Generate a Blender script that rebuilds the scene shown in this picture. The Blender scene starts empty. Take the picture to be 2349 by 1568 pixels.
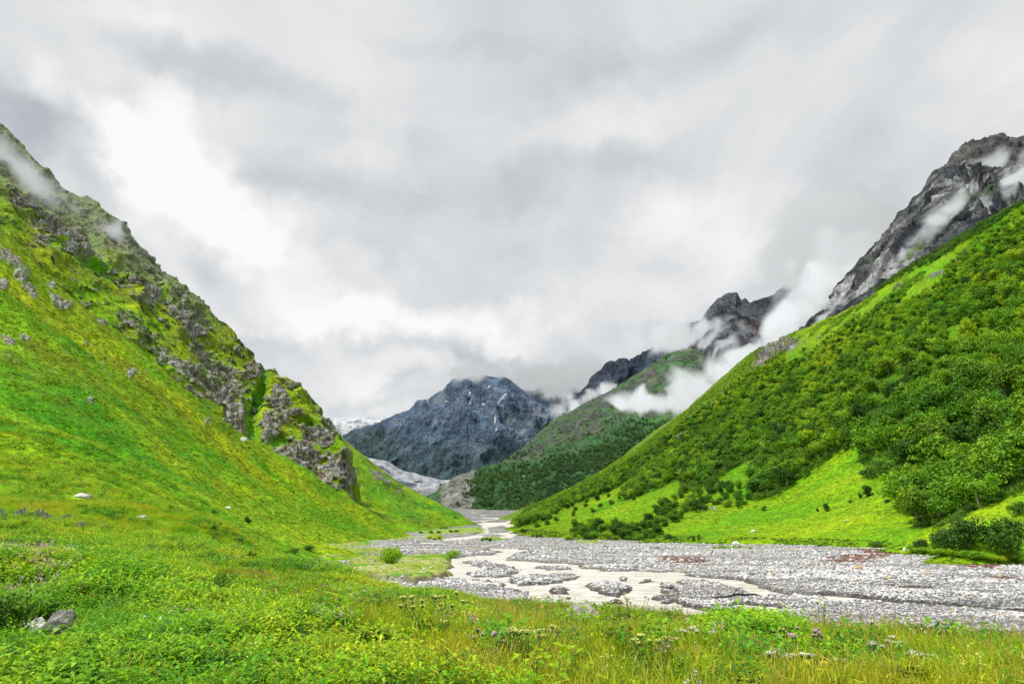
import bpy, math, random, time
_T0 = time.time()
def lap(s): print('LAP', s, round(time.time() - _T0, 1))
import numpy as np
from mathutils import Vector, Matrix
sc = bpy.context.scene
COL = sc.collection
rng = np.random.default_rng(7)
random.seed(7)
F = 1799.0
PITCH = math.atan(411.0 / F)
CP, SP = math.cos(PITCH), math.sin(PITCH)
EYE = 8.0
HZ = 1195.0

# ------------------------------------------------------------ geometry of the view (used only to read positions off the photograph)
def P(px, py, Y):
    """point of the place seen at photo position (px, py) when it lies Y metres up the valley"""
    px = np.asarray(px, float); py = np.asarray(py, float); Y = np.asarray(Y, float)
    u = (px - 1174.5) / F; v = (784.0 - py) / F
    d = CP - v * SP
    return np.stack([Y * u / d, Y + 0 * px, EYE + Y * (SP + v * CP) / d], -1)

def to_px(p):
    x, y, z = p[..., 0], p[..., 1], p[..., 2] - EYE
    dep = y * CP + z * SP
    up = -y * SP + z * CP
    return 1174.5 + F * x / dep, 784.0 - F * up / dep

def G(px, py, z=0.0):
    """ground point (x, y) at height z"""
    u = (px - 1174.5) / F; v = (784.0 - py) / F
    dz = SP + v * CP
    t = (z - EYE) / dz
    return (t * u, t * (CP - v * SP))

# ------------------------------------------------------------ numpy noise
_perm = np.random.default_rng(11).permutation(256).astype(np.int64)
_perm = np.concatenate([_perm, _perm, _perm]).astype(np.int32)
_g = np.random.default_rng(5).normal(size=(256, 3)); _g /= np.linalg.norm(_g, axis=1)[:, None]; _g = _g.astype(np.float32)
_gx, _gy, _gz = (np.ascontiguousarray(_g[:, i]) for i in range(3))

def perlin(p):
    p = np.asarray(p, np.float32)
    pi = np.floor(p).astype(np.int32); pf = p - pi
    w = pf * pf * pf * (pf * (pf * 6 - 15) + 10)
    xi, yi, zi = pi[..., 0] & 255, pi[..., 1] & 255, pi[..., 2] & 255
    out = 0
    for dx in (0, 1):
        wx = w[..., 0] if dx else 1 - w[..., 0]
        hx = _perm[xi + dx]
        for dy in (0, 1):
            wy = w[..., 1] if dy else 1 - w[..., 1]
            hy = _perm[hx + ((yi + dy) & 255)]
            for dz in (0, 1):
                wz = w[..., 2] if dz else 1 - w[..., 2]
                h = _perm[hy + ((zi + dz) & 255)]
                d = _gx[h] * (pf[..., 0] - dx) + _gy[h] * (pf[..., 1] - dy) + _gz[h] * (pf[..., 2] - dz)
                out = out + wx * wy * wz * d
    return out * 1.5

def fbm(p, oc=4, gain=0.5, lac=2.03):
    s = 0; a = 1.0
    for i in range(oc):
        s = s + a * perlin(p + i * 17.3); p = p * lac; a *= gain
    return s

def ridged(p, oc=4, gain=0.5, lac=2.07):
    s = 0; a = 1.0; wgt = 1.0
    for i in range(oc):
        r = 1 - np.abs(perlin(p + i * 9.1)) * 1.6
        r = r * r
        s = s + a * r * wgt; wgt = np.clip(r * 1.6, 0, 1); p = p * lac; a *= gain
    return s - 0.9

def worley(p, seed=0):
    """distance to nearest and 2nd nearest feature point and a random value of the nearest cell"""
    p = np.asarray(p, np.float32); pi = np.floor(p).astype(np.int32)
    f1 = np.full(p.shape[:-1], 9.0); f2 = f1.copy(); idv = np.zeros(p.shape[:-1])
    for dx in (-1, 0, 1):
        for dy in (-1, 0, 1):
            for dz in (-1, 0, 1):
                c = pi + np.array([dx, dy, dz])
                h = _perm[_perm[_perm[(c[..., 0] + seed) & 255] + (c[..., 1] & 255)] + (c[..., 2] & 255)]
                d = np.sqrt((c[..., 0] + _gx[h] * .5 + .5 - p[..., 0]) ** 2 + (c[..., 1] + _gy[h] * .5 + .5 - p[..., 1]) ** 2 + (c[..., 2] + _gz[h] * .5 + .5 - p[..., 2]) ** 2)
                m = d < f1
                f2 = np.where(m, f1, np.minimum(f2, d)); idv = np.where(m, h / 255.0, idv); f1 = np.where(m, d, f1)
    return f1, f2, idv

def sstep(a, b, x):
    t = np.clip((x - a) / (b - a), 0, 1); return t * t * (3 - 2 * t)
def mix(a, b, t):
    t = np.asarray(t)[..., None]; return np.asarray(a) * (1 - t) + np.asarray(b) * t

def blobs(px, py, L):
    """soft union of rotated ellipses: (cx, cy, rx, ry, degrees, weight)"""
    o = np.zeros_like(px)
    for cx, cy, rx, ry, an, w in L:
        a = math.radians(an); c, s = math.cos(a), math.sin(a)
        dx, dy = px - cx, py - cy
        d = ((dx * c + dy * s) / rx) ** 2 + ((-dx * s + dy * c) / ry) ** 2
        o = np.maximum(o, w * np.exp(-d * d))
    return o

def sdf_poly(x, y, poly):
    """signed distance to polygon, negative inside"""
    n = len(poly); d = np.full(x.shape, 1e18); ins = np.zeros(x.shape, bool)
    for i in range(n):
        ax, ay = poly[i]; bx, by = poly[(i + 1) % n]
        ex, ey = bx - ax, by - ay
        wx, wy = x - ax, y - ay
        t = np.clip((wx * ex + wy * ey) / (ex * ex + ey * ey + 1e-12), 0, 1)
        d = np.minimum(d, (wx - ex * t) ** 2 + (wy - ey * t) ** 2)
        c = ((ay > y) != (by > y)) & (x < (bx - ax) * (y - ay) / (by - ay + 1e-12) + ax)
        ins ^= c
    d = np.sqrt(d)
    return np.where(ins, -d, d)

def coarse(f, X, Y, k=5):
    """evaluate a smooth height function on every k-th grid line and interpolate between"""
    r = np.unique(np.append(np.arange(0, X.shape[0], k), X.shape[0] - 1)); c = np.unique(np.append(np.arange(0, X.shape[1], k), X.shape[1] - 1))
    Z = f(X[np.ix_(r, c)], Y[np.ix_(r, c)])
    A = np.stack([np.interp(np.arange(X.shape[1]), c, row) for row in Z])
    return np.stack([np.interp(np.arange(X.shape[0]), r, A[:, j]) for j in range(A.shape[1])], 1)

# ------------------------------------------------------------ mesh helpers
def mesh_np(name, V, Fc, mats, uvcol=None, smooth=True, fa=None, matidx=None):
    """V (n,3), Fc (m,k) face indices with constant k"""
    me = bpy.data.meshes.new(name)
    V = np.asarray(V, np.float32); Fc = np.asarray(Fc, np.int32)
    m, k = Fc.shape
    me.vertices.add(len(V)); me.vertices.foreach_set('co', V.ravel())
    me.loops.add(m * k); me.loops.foreach_set('vertex_index', Fc.ravel())
    me.polygons.add(m); me.polygons.foreach_set('loop_start', np.arange(0, m * k, k, dtype=np.int32))
    me.polygons.foreach_set('loop_total', np.full(m, k, np.int32))
    for mt in (mats if isinstance(mats, (list, tuple)) else [mats]): me.materials.append(mt)
    me.polygons.foreach_set('use_smooth', np.full(m, smooth))
    if matidx is not None: me.polygons.foreach_set('material_index', np.asarray(matidx, np.int32))
    me.update(calc_edges=True)
    for nm, a in (fa or {}).items():
        a = np.asarray(a, np.float32)
        if a.ndim == 2:
            at = me.attributes.new(nm, 'FLOAT_COLOR', 'POINT')
            at.data.foreach_set('color', np.concatenate([a, np.ones((len(a), 1), np.float32)], 1).ravel())
        else:
            at = me.attributes.new(nm, 'FLOAT', 'POINT'); at.data.foreach_set('value', a)
    return me

def grid_faces(nr, nc):
    i = np.arange((nr - 1) * (nc - 1)); r = i // (nc - 1); c = i % (nc - 1)
    a = r * nc + c
    return np.stack([a, a + 1, a + nc + 1, a + nc], 1)

def obj(name, me, parent=None, **props):
    o = bpy.data.objects.new(name, me); COL.objects.link(o)
    if parent is not None: o.parent = parent
    for k, v in props.items(): o[k] = v
    return o

def grid_normals(Pg):
    du = np.gradient(Pg, axis=1); dv = np.gradient(Pg, axis=0)
    n = np.cross(du, dv); n /= np.linalg.norm(n, axis=-1)[..., None] + 1e-12
    return n

def catmull(rows, nv):
    """rows (k, n, 3) -> (nv, n, 3)"""
    k = len(rows); t = np.linspace(0, k - 1, nv); i = np.clip(np.floor(t).astype(int), 0, k - 2); f = (t - i)[:, None, None]
    R = np.asarray(rows)
    p0 = R[np.clip(i - 1, 0, k - 1)]; p1 = R[i]; p2 = R[i + 1]; p3 = R[np.clip(i + 2, 0, k - 1)]
    m1 = (p2 - p0) * .5; m2 = (p3 - p1) * .5
    m1 = np.where((i == 0)[:, None, None], p2 - p1, m1); m2 = np.where((i == k - 2)[:, None, None], p2 - p1, m2)
    f2, f3 = f * f, f ** 3
    return (2 * f3 - 3 * f2 + 1) * p1 + (f3 - 2 * f2 + f) * m1 + (-2 * f3 + 3 * f2) * p2 + (f3 - f2) * m2

def loft(rows, px0, px1, nu, nv, spacing=None):
    """rows: lists of (px, py, Y) read off the photo; returns a grid (nv, nu, 3)"""
    pxs = np.linspace(px0, px1, nu); out = []
    for r in rows:
        r = np.array(r, float)
        py = np.interp(pxs, r[:, 0], r[:, 1]); Y = np.interp(pxs, r[:, 0], r[:, 2])
        out.append(P(pxs, py, Y))
    return catmull(np.array(out), nv)

# ------------------------------------------------------------ node helpers
class NT:
    def __init__(s, tree): s.t = tree
    def n(s, typ, props=None, **ins):
        nd = s.t.nodes.new(typ)
        for k, v in (props or {}).items(): setattr(nd, k, v)
        for k, v in ins.items():
            k = int(k[1:]) if k[0] == '_' and k[1:].isdigit() else k.replace('__', ' ')
            sock = nd.inputs[k]
            if isinstance(v, bpy.types.NodeSocket): s.t.links.new(v, sock)
            elif isinstance(v, bpy.types.Node): s.t.links.new(v.outputs[0], sock)
            else: sock.default_value = v
        return nd
    def m(s, op, a, b=0.0, c=0.0, clamp=False):
        return s.n('ShaderNodeMath', {'operation': op, 'use_clamp': clamp}, _0=a, _1=b, _2=c).outputs[0]
    def vm(s, op, a, b=(0, 0, 0)):
        nd = s.n('ShaderNodeVectorMath', {'operation': op}, _0=a)
        if isinstance(b, (bpy.types.NodeSocket,)): s.t.links.new(b, nd.inputs[1])
        else: nd.inputs[1].default_value = b
        return nd.outputs['Value'] if op in ('LENGTH', 'DOT_PRODUCT') else nd.outputs[0]
    def mixc(s, f, a, b, mode='MIX'):
        nd = s.t.nodes.new('ShaderNodeMix'); nd.data_type = 'RGBA'; nd.blend_type = mode; nd.clamp_result = False
        for sock, v in ((nd.inputs[0], f), (nd.inputs[6], a), (nd.inputs[7], b)):
            if isinstance(v, bpy.types.NodeSocket): s.t.links.new(v, sock)
            elif isinstance(v, (tuple, list)): sock.default_value = tuple(v) + ((1,) if len(v) == 3 else ())
            else: sock.default_value = v
        return nd.outputs[2]
    def ramp(s, f, stops, interp='LINEAR'):
        nd = s.n('ShaderNodeValToRGB', None, _0=f); cr = nd.color_ramp; cr.interpolation = interp
        while len(cr.elements) < len(stops): cr.elements.new(0.5)
        for e, (p, c) in zip(cr.elements, stops):
            e.position = p; e.color = tuple(c) + (1,) if isinstance(c, (tuple, list)) else (c, c, c, 1)
        return nd.outputs[0]
    def rng(s, v, a, b, c, d, kind='LINEAR'):
        return s.n('ShaderNodeMapRange', {'interpolation_type': kind}, _0=v, _1=a, _2=b, _3=c, _4=d).outputs[0]
    def noise(s, vec, scale, detail=4, rough=0.55, dist=0.0):
        return s.n('ShaderNodeTexNoise', None, Vector=vec, Scale=scale, Detail=detail, Roughness=rough, Distortion=dist)
    def voro(s, vec, scale, feat='F1', rnd=1.0):
        return s.n('ShaderNodeTexVoronoi', {'feature': feat}, Vector=vec, Scale=scale, Randomness=rnd)
    def attr(s, name): return s.n('ShaderNodeAttribute', {'attribute_name': name})
    def pos(s): return s.n('ShaderNodeNewGeometry').outputs['Position']
    def bump(s, h, strength=0.5, dist=0.1, normal=None):
        nd = s.n('ShaderNodeBump', None, Strength=strength, Distance=dist, Height=h)
        if normal is not None: s.t.links.new(normal, nd.inputs['Normal'])
        return nd.outputs[0]

def mat(name):
    m = bpy.data.materials.new(name); m.use_nodes = True; t = NT(m.node_tree)
    b = m.node_tree.nodes['Principled BSDF']
    return m, t, b
def setb(t, b, **kw):
    for k, v in kw.items():
        s = b.inputs[k.replace('__', ' ')]
        if isinstance(v, bpy.types.NodeSocket): t.t.links.new(v, s)
        else: s.default_value = v
# ------------------------------------------------------------ camera, light, sky
cam = bpy.data.cameras.new('camera'); cam.sensor_width = 36; cam.lens = F * 36 / 2349.0
cam.clip_start = 0.2; cam.clip_end = 60000
camo = bpy.data.objects.new('camera', cam); COL.objects.link(camo)
camo.location = (0, 0, EYE); camo.rotation_euler = (math.pi / 2 + PITCH, 0, 0); sc.camera = camo
sc.view_settings.view_transform = 'Standard'; sc.view_settings.look = 'None'; sc.view_settings.exposure = 0
sc.cycles.use_denoising = True
try: sc.cycles.denoising_input_passes = 'RGB_ALBEDO_NORMAL'; sc.cycles.denoising_prefilter = 'ACCURATE'
except Exception: pass
sc.cycles.max_bounces = 6; sc.cycles.diffuse_bounces = 1; sc.cycles.glossy_bounces = 2; sc.cycles.transmission_bounces = 3
sc.cycles.transparent_max_bounces = 64; sc.cycles.volume_bounces = 0
sc.cycles.volume_max_steps = 96; sc.cycles.volume_step_rate = 1.0
sc.cycles.use_adaptive_sampling = True; sc.cycles.adaptive_threshold = 0.015

SUN = Vector((-0.42, -0.22, 0.88)).normalized()
sl = bpy.data.lights.new('sun', 'SUN'); sl.energy = 4.4; sl.angle = math.radians(5); sl.color = (1.0, 0.96, 0.88)
so = bpy.data.objects.new('sun', sl); COL.objects.link(so)
so.rotation_euler = SUN.to_track_quat('Z', 'Y').to_euler(); so.location = (0, 0, 50)

w = bpy.data.worlds.new('World'); sc.world = w; w.use_nodes = True
t = NT(w.node_tree); nt = w.node_tree
bg = nt.nodes['Background']
sky = t.n('ShaderNodeTexSky', {'sky_type': 'NISHITA', 'sun_disc': False, 'sun_elevation': math.asin(SUN.z),
                              'sun_rotation': math.atan2(SUN.x, SUN.y)})
D = t.n('ShaderNodeTexCoord').outputs['Generated']
sx = t.n('ShaderNodeSeparateXYZ', None, _0=D)
yy = t.m('MAXIMUM', sx.outputs[1], 0.12)
zz = t.m('MAXIMUM', sx.outputs[2], -0.2)
# direction -> point on the front tangent plane (x/y, z/y)
q = t.n('ShaderNodeCombineXYZ', None, _0=t.m('DIVIDE', sx.outputs[0], yy), _1=t.m('DIVIDE', zz, yy)).outputs[0]
# direction -> point on the cloud deck
dk = t.m('ADD', t.m('MAXIMUM', sx.outputs[2], 0.0), 0.18)
deck = t.n('ShaderNodeCombineXYZ', None, _0=t.m('DIVIDE', sx.outputs[0], dk), _1=t.m('DIVIDE', sx.outputs[1], dk)).outputs[0]
wn = t.noise(D, 5.0, 5, 0.55)
warp = t.vm('MULTIPLY', t.vm('SUBTRACT', wn.outputs['Color'], (0.5, 0.5, 0.5)), (0.30, 0.20, 0.0))
wn2 = t.noise(D, 16.0, 5, 0.6)
warp = t.vm('ADD', warp, t.vm('MULTIPLY', t.vm('SUBTRACT', wn2.outputs['Color'], (0.5, 0.5, 0.5)), (0.08, 0.07, 0.0)))
qw = t.vm('ADD', q, warp)
def skypt(px, py):
    p = P(px, py, 1.0); return float(p[0]), float(p[2] - EYE)
SKY = [ # px, py, rx, ry (photo pixels), turn, value
 (375, 370, 190, 215, 20, .42), (300, 290, 150, 120, 0, .16), (500, 520, 250, 120, 38, .24), (170, 225, 190, 80, 40, .12),
 (90, 190, 90, 60, 0, .10), (640, 640, 200, 90, 30, .10), (1010, 760, 420, 60, 0, .18), (740, 750, 300, 90, 10, .10),
 (1130, 790, 300, 50, 0, .08), (900, 880, 260, 50, 0, .08), (1640, 520, 260, 150, -20, .14), (1500, 250, 420, 130, -25, .09),
 (1700, 620, 200, 90, 0, .06), (380, 60, 300, 90, 10, .06), (2250, 120, 200, 150, 0, .05), (1430, 700, 200, 90, 0, .08), (450, 230, 120, 60, 30, .08),
 (60, 270, 220, 170, 15, -.38), (215, 385, 95, 150, -10, -.18), (350, 215, 110, 40, 0, -.10), (520, 150, 480, 90, 12, -.20), (760, 450, 330, 110, 20, -.22), (620, 440, 160, 60, 10, -.10),
 (430, 600, 80, 110, -25, -.12), (560, 760, 110, 40, 20, -.15), (800, 560, 300, 90, 15, -.10), (860, 330, 360, 90, 20, -.07), (1180, 480, 420, 80, 0, -.08), (750, 800, 300, 45, 5, -.10),
 (1150, 845, 200, 40, 0, -.20), (1290, 880, 200, 38, 0, -.34), (1400, 850, 250, 60, -20, -.12), (1080, 920, 600, 30, 0, -.06), (830, 930, 250, 30, 0, -.08),
 (1650, 120, 600, 130, -18, -.10), (1400, 400, 380, 90, -18, -.11), (1950, 430, 330, 190, -30, -.10), (1100, 100, 420, 80, 10, -.07), (1820, 640, 260, 60, -25, -.12), (1560, 740, 200, 60, -20, -.08), (1560, 330, 300, 90, -50, -.06),
]
acc = None
for px, py, rx, ry, an, val in SKY:
    cx, cz = skypt(px, py)
    mp = t.n('ShaderNodeMapping', {'vector_type': 'TEXTURE'}, _0=qw)
    mp.inputs['Location'].default_value = (cx, cz, 0); mp.inputs['Rotation'].default_value = (0, 0, -math.radians(an))
    mp.inputs['Scale'].default_value = (rx / F * 1.15, ry / F * 1.15, 1)
    L = t.vm('LENGTH', mp.outputs[0])
    f = t.rng(L, 0.0, 1.0, val * (0.72 if val < 0 else 1.05), 0.0, 'SMOOTHERSTEP')
    acc = f if acc is None else t.m('ADD', acc, f)
big = t.noise(t.n('ShaderNodeMapping', None, _0=deck, Scale=(0.8, 0.34, 1), Rotation=(0, 0, 0.5)).outputs[0], 1.3, 6, 0.52, 0.25)
fine = t.noise(t.n('ShaderNodeMapping', None, _0=deck, Scale=(1, 0.5, 1), Rotation=(0, 0, 0.6)).outputs[0], 3.6, 7, 0.6, 0.5)
lum = t.m('ADD', acc, 0.768)
lum = t.m('ADD', lum, t.m('MULTIPLY', t.m('SUBTRACT', big.outputs[0], 0.5), 0.46))
lum = t.m('ADD', lum, t.m('MULTIPLY', t.m('SUBTRACT', fine.outputs[0], 0.5), 0.36))
lum = t.m('MINIMUM', t.m('MAXIMUM', lum, 0.26), 1.0)
tint = t.ramp(lum, [(0.0, (0.70, 0.87, 1.02)), (0.45, (0.86, 0.95, 1.03)), (0.66, (0.945, 0.985, 1.025)), (0.85, (1, 1.005, 1.005)), (1.0, (1.0, 1.0, 1.0))])
cl = t.vm('MULTIPLY', tint, (1, 1, 1)); cmb = t.n('ShaderNodeCombineXYZ', None, _0=lum, _1=lum, _2=lum).outputs[0]
nt.links.new(cmb, cl.node.inputs[1])
skys = t.vm('MULTIPLY', sky.outputs[0], (0.07, 0.07, 0.07))
final = t.mixc(0.95, skys, cl)
nt.links.new(final, bg.inputs[0]); bg.inputs[1].default_value = 1.0
nt.nodes.active = bg
# ------------------------------------------------------------ surface materials
def slope_material(name, gscale=1.0, rockscale=1.0, bumpd=0.5, crack=0.7):
    """ground whose base colour comes from the vertex masks; grass speckle and rock cracks are added here"""
    m, t, b = mat(name)
    p = t.pos(); col = t.attr('col').outputs['Color']; rock = t.attr('rock').outputs['Fac']
    n1 = t.noise(p, 1.1 * gscale, 6, 0.65).outputs[0]; n2 = t.noise(p, 4.5 * gscale, 4, 0.7).outputs[0]
    n3 = t.noise(p, 0.18 * gscale, 4, 0.55).outputs[0]
    g = t.m('MULTIPLY', t.rng(n1, 0.34, 0.66, 0.55, 1.42), t.rng(n2, 0.3, 0.7, 0.66, 1.34))
    gc = t.mixc(t.rng(n3, 0.35, 0.65, 0, 0.5), col, t.vm('MULTIPLY', col, (1.14, 1.03, 1.0)))
    gcol = t.vm('MULTIPLY', gc, (1, 1, 1)); t.t.links.new(t.n('ShaderNodeCombineXYZ', None, _0=g, _1=g, _2=g).outputs[0], gcol.node.inputs[1])
    # rock: blocks, cracks, light faces
    pw = t.vm('ADD', p, t.vm('SCALE', t.noise(p, 0.12 * rockscale, 3).outputs['Color'], (0, 0, 0)))
    mp = t.n('ShaderNodeMapping', None, _0=p, Scale=(1, 1, 0.6), Rotation=(0.4, 0.5, 0.2)).outputs[0]
    v1 = t.voro(mp, 0.22 * rockscale); v2 = t.voro(mp, 0.22 * rockscale, 'DISTANCE_TO_EDGE'); v3 = t.voro(mp, 0.75 * rockscale, 'DISTANCE_TO_EDGE')
    rn = t.noise(mp, 0.9 * rockscale, 7, 0.68).outputs[0]
    rv = t.m('ADD', t.m('MULTIPLY', v1.outputs['Color'], 0.35), t.rng(rn, 0.32, 0.68, 0.2, 1.5))
    crk = t.m('MULTIPLY', t.rng(v2.outputs['Distance'], 0.0, 0.12, 1 - crack, 1.0), t.rng(v3.outputs['Distance'], 0.0, 0.14, 1 - crack * .8, 1.0))
    rv = t.m('MULTIPLY', rv, crk)
    rcol = t.vm('MULTIPLY', col, (1, 1, 1)); t.t.links.new(t.n('ShaderNodeCombineXYZ', None, _0=rv, _1=rv, _2=rv).outputs[0], rcol.node.inputs[1])
    base = t.mixc(rock, gcol, rcol)
    h = t.m('ADD', t.m('MULTIPLY', n1, 0.6), t.m('MULTIPLY', n2, 0.3))
    hr = t.m('ADD', t.m('MULTIPLY', rn, 1.6), t.m('MULTIPLY', crk, 0.9))
    hh = t.n('ShaderNodeMix', {'data_type': 'FLOAT'}, _0=rock, _2=h, _3=hr).outputs[0]
    nb = t.bump(hh, 0.9, bumpd)
    setb(t, b, Base__Color=base, Roughness=0.9, Normal=nb, Specular__IOR__Level=0.15)
    return m

M_slope = slope_material('grassy_slope', 1.0, 1.0, 0.6)
M_spur = slope_material('grass_and_crag', 0.55, 0.9, 0.8, 0.38)
M_far = slope_material('far_slope', 0.12, 0.18, 6.0, 0.3)
M_peak = slope_material('far_rock', 0.07, 0.08, 14.0, 0.12)
M_wall = slope_material('slab_rock', 0.25, 0.22, 4.0, 0.2)

def gravel_material():
    m, t, b = mat('river_gravel')
    p = t.pos(); col = t.attr('col').outputs['Color']; gr = t.attr('rock').outputs['Fac']
    va = t.voro(p, 1.5); vb = t.voro(p, 3.6); ve = t.voro(p, 1.5, 'DISTANCE_TO_EDGE'); vf = t.voro(p, 3.6, 'DISTANCE_TO_EDGE')
    sel = t.rng(t.noise(p, 0.25, 3).outputs[0], 0.45, 0.6, 0, 1)
    c1 = t.ramp(va.outputs['Color'], [(0, 0.3), (0.3, 0.6), (0.6, 0.85), (1, 1.0)]); c2 = t.ramp(vb.outputs['Color'], [(0, 0.35), (0.35, 0.62), (0.7, 0.85), (1, 1.0)])
    e1 = t.rng(ve.outputs['Distance'], 0.0, 0.12, 0.2, 1.0); e2 = t.rng(vf.outputs['Distance'], 0.0, 0.14, 0.35, 1.0)
    cc = t.mixc(sel, c1, c2); ee = t.n('ShaderNodeMix', {'data_type': 'FLOAT'}, _0=sel, _2=e1, _3=e2).outputs[0]
    big = t.rng(t.noise(p, 0.9, 5, 0.7).outputs[0], 0.35, 0.62, 0.6, 1.1)
    ee = t.m('MULTIPLY', ee, big)
    g = t.vm('MULTIPLY', cc, (1, 1, 1)); t.t.links.new(t.n('ShaderNodeCombineXYZ', None, _0=ee, _1=ee, _2=ee).outputs[0], g.node.inputs[1])
    g = t.mixc(1.0, g, col, 'MULTIPLY')
    n1 = t.noise(p, 1.6, 5, 0.7).outputs[0]; gs = t.rng(n1, 0.3, 0.7, 0.6, 1.4)
    gg = t.vm('MULTIPLY', col, (1, 1, 1)); t.t.links.new(t.n('ShaderNodeCombineXYZ', None, _0=gs, _1=gs, _2=gs).outputs[0], gg.node.inputs[1])
    base = t.mixc(gr, gg, g)
    setb(t, b, Base__Color=base, Roughness=0.85, Normal=t.bump(t.m('ADD', ee, n1), 0.8, 0.12), Specular__IOR__Level=0.2)
    return m
M_gravel = gravel_material()

def water_material():
    m, t, b = mat('milky_water')
    p = t.pos()
    mp = t.n('ShaderNodeMapping', None, _0=p, Scale=(0.40, 1.2, 1), Rotation=(0, 0, 0.35)).outputs[0]
    n1 = t.noise(mp, 0.22, 6, 0.65, 0.8).outputs[0]; n2 = t.noise(mp, 0.7, 7, 0.72, 1.2).outputs[0]; n3 = t.noise(p, 0.06, 3, 0.5).outputs[0]
    base = t.mixc(t.rng(n1, 0.38, 0.62, 0, 1), (0.50, 0.465, 0.40), (0.66, 0.63, 0.57))
    foam = t.m('MULTIPLY', t.rng(n2, 0.48, 0.60, 0, 1), t.rng(n3, 0.4, 0.6, 0.5, 1.0))
    base = t.mixc(foam, base, (0.85, 0.83, 0.77))
    base = t.mixc(t.rng(n2, 0.47, 0.38, 0, 0.8), base, (0.30, 0.27, 0.22))
    setb(t, b, Base__Color=base, Roughness=0.42, Specular__IOR__Level=0.35, Normal=t.bump(t.m('ADD', n1, t.m('MULTIPLY', n2, 0.8)), 0.9, 0.45))
    return m
M_water = water_material()
# ------------------------------------------------------------ colours (linear albedo)
LUSH = (0.060, 0.25, 0.003); BRIGHT = (0.15, 0.345, 0.003); DRY = (0.32, 0.395, 0.004); OLIVE = (0.13, 0.18, 0.008); DARK = (0.02, 0.075, 0.008)
ROCK = (0.35, 0.345, 0.315); ROCKD = (0.18, 0.175, 0.16); ROCKL = (0.48, 0.48, 0.46); OCHRE = (0.36, 0.27, 0.16)
SOIL = (0.10, 0.075, 0.045)

# ------------------------------------------------------------ near land on the left: meadow, terrace edge and first spur, one height field
def tps_fit(pts, reg=0.0):
    A = np.asarray(pts, float); s = 100.0
    X = A[:, :2] / s; z = A[:, 2]; n = len(X)
    r = np.linalg.norm(X[:, None] - X[None], axis=-1)
    K = np.where(r > 0, r * r * np.log(r + 1e-9), 0) + reg * np.eye(n)
    Pm = np.concatenate([np.ones((n, 1)), X], 1)
    M = np.block([[K, Pm], [Pm.T, np.zeros((3, 3))]])
    wv = np.linalg.solve(M, np.concatenate([z, np.zeros(3)]))
    def f(x, y):
        sh = x.shape; Q = np.stack([x.ravel(), y.ravel()], 1) / s; o = np.empty(len(Q))
        for i in range(0, len(Q), 20000):
            q = Q[i:i + 20000]; rr = np.linalg.norm(q[:, None] - X[None], axis=-1)
            o[i:i + 20000] = np.where(rr > 0, rr * rr * np.log(rr + 1e-9), 0) @ wv[:n] + wv[n] + q @ wv[n + 1:]
        return o.reshape(sh)
    return f

C1 = [(-160, 1568, 9), (-160, 1400, 15), (-160, 1280, 25), (-160, 1190, 50), (-160, 1100, 95), (-160, 950, 150), (-160, 750, 230), (-160, 550, 320), (-160, 430, 380),
 (0, 1568, 9), (0, 1420, 14), (0, 1300, 23), (0, 1230, 40), (0, 1190, 56), (0, 1150, 76), (0, 1100, 100), (0, 1000, 140), (0, 900, 180), (0, 800, 225), (0, 700, 275), (0, 600, 325), (0, 530, 365),
 (150, 1220, 50), (150, 1130, 100), (150, 1000, 170), (150, 850, 245), (130, 740, 320), (140, 665, 370),
 (300, 1568, 9), (300, 1450, 13), (300, 1350, 20), (300, 1280, 35), (300, 1230, 60), (300, 1190, 85), (300, 1150, 110), (300, 1050, 170), (300, 950, 240), (300, 850, 320), (300, 787, 380),
 (460, 1250, 55), (460, 1200, 110), (460, 1130, 180), (460, 1040, 270), (458, 929, 395), 
 (600, 1568, 9), (600, 1450, 13.5), (600, 1380, 20), (600, 1330, 30), (600, 1290, 50), (600, 1264, 85), (600, 1235, 150), (600, 1180, 240), (600, 1100, 320), (600, 1030, 402),
 (730, 1245, 180), (730, 1200, 280), (730, 1150, 350), (725, 1102, 408),
 (800, 1245, 262), (800, 1222, 320), (800, 1185, 370), (800, 1145, 412), (870, 1238, 330), (870, 1215, 370), (865, 1182, 418), (935, 1231, 400), (925, 1222, 422),
 (1000, 1568, 9), (1000, 1480, 12.5), (1000, 1420, 19), (1000, 1380, 28), (1400, 1568, 9), (1400, 1480, 13.5), (1400, 1430, 21), (1800, 1568, 9), (1800, 1490, 14), (2349, 1568, 9), (2349, 1525, 13.5),
 (2600, 1568, 9), (2600, 1530, 14)]
EDGE = [(632, 1280, 78), (745, 1314, 54), (810, 1329, 48), (872, 1343, 44), (992, 1355, 40), (1053, 1369, 37), (1140, 1377, 35), (1224, 1386, 34), (1335, 1408, 31.5), (1450, 1416, 30), (1548, 1422, 29), (1700, 1434, 27.5),
        (1864, 1445, 26), (2059, 1463, 24.5), (2264, 1474, 23), (2349, 1491, 22), (2600, 1520, 20)]
EDGE = [(a, b_ + (1.0 if a < 1100 else 0.92) * F / c_, c_) for a, b_, c_ in EDGE]
pts1 = [tuple(P(*c)) for c in C1] + [tuple(P(*c)) for c in EDGE]
for a in EDGE:                                                       # beyond the edge the bank falls to the river bed
    p = P(*a); d = np.array([p[0] * .2 + 2, p[1]]); d = d / np.linalg.norm(d)
    for s_, z_ in ((3.5, p[2] - 1.6), (8, -0.6), (16, -2.2)):
        pts1.append((p[0] + d[0] * s_, p[1] + d[1] * s_, z_))
for px, py, Y in [(745, 1262, 150), (850, 1250, 190)]:
    x, y = G(px, py, 0); pts1.append((x, y, -0.6))
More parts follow.
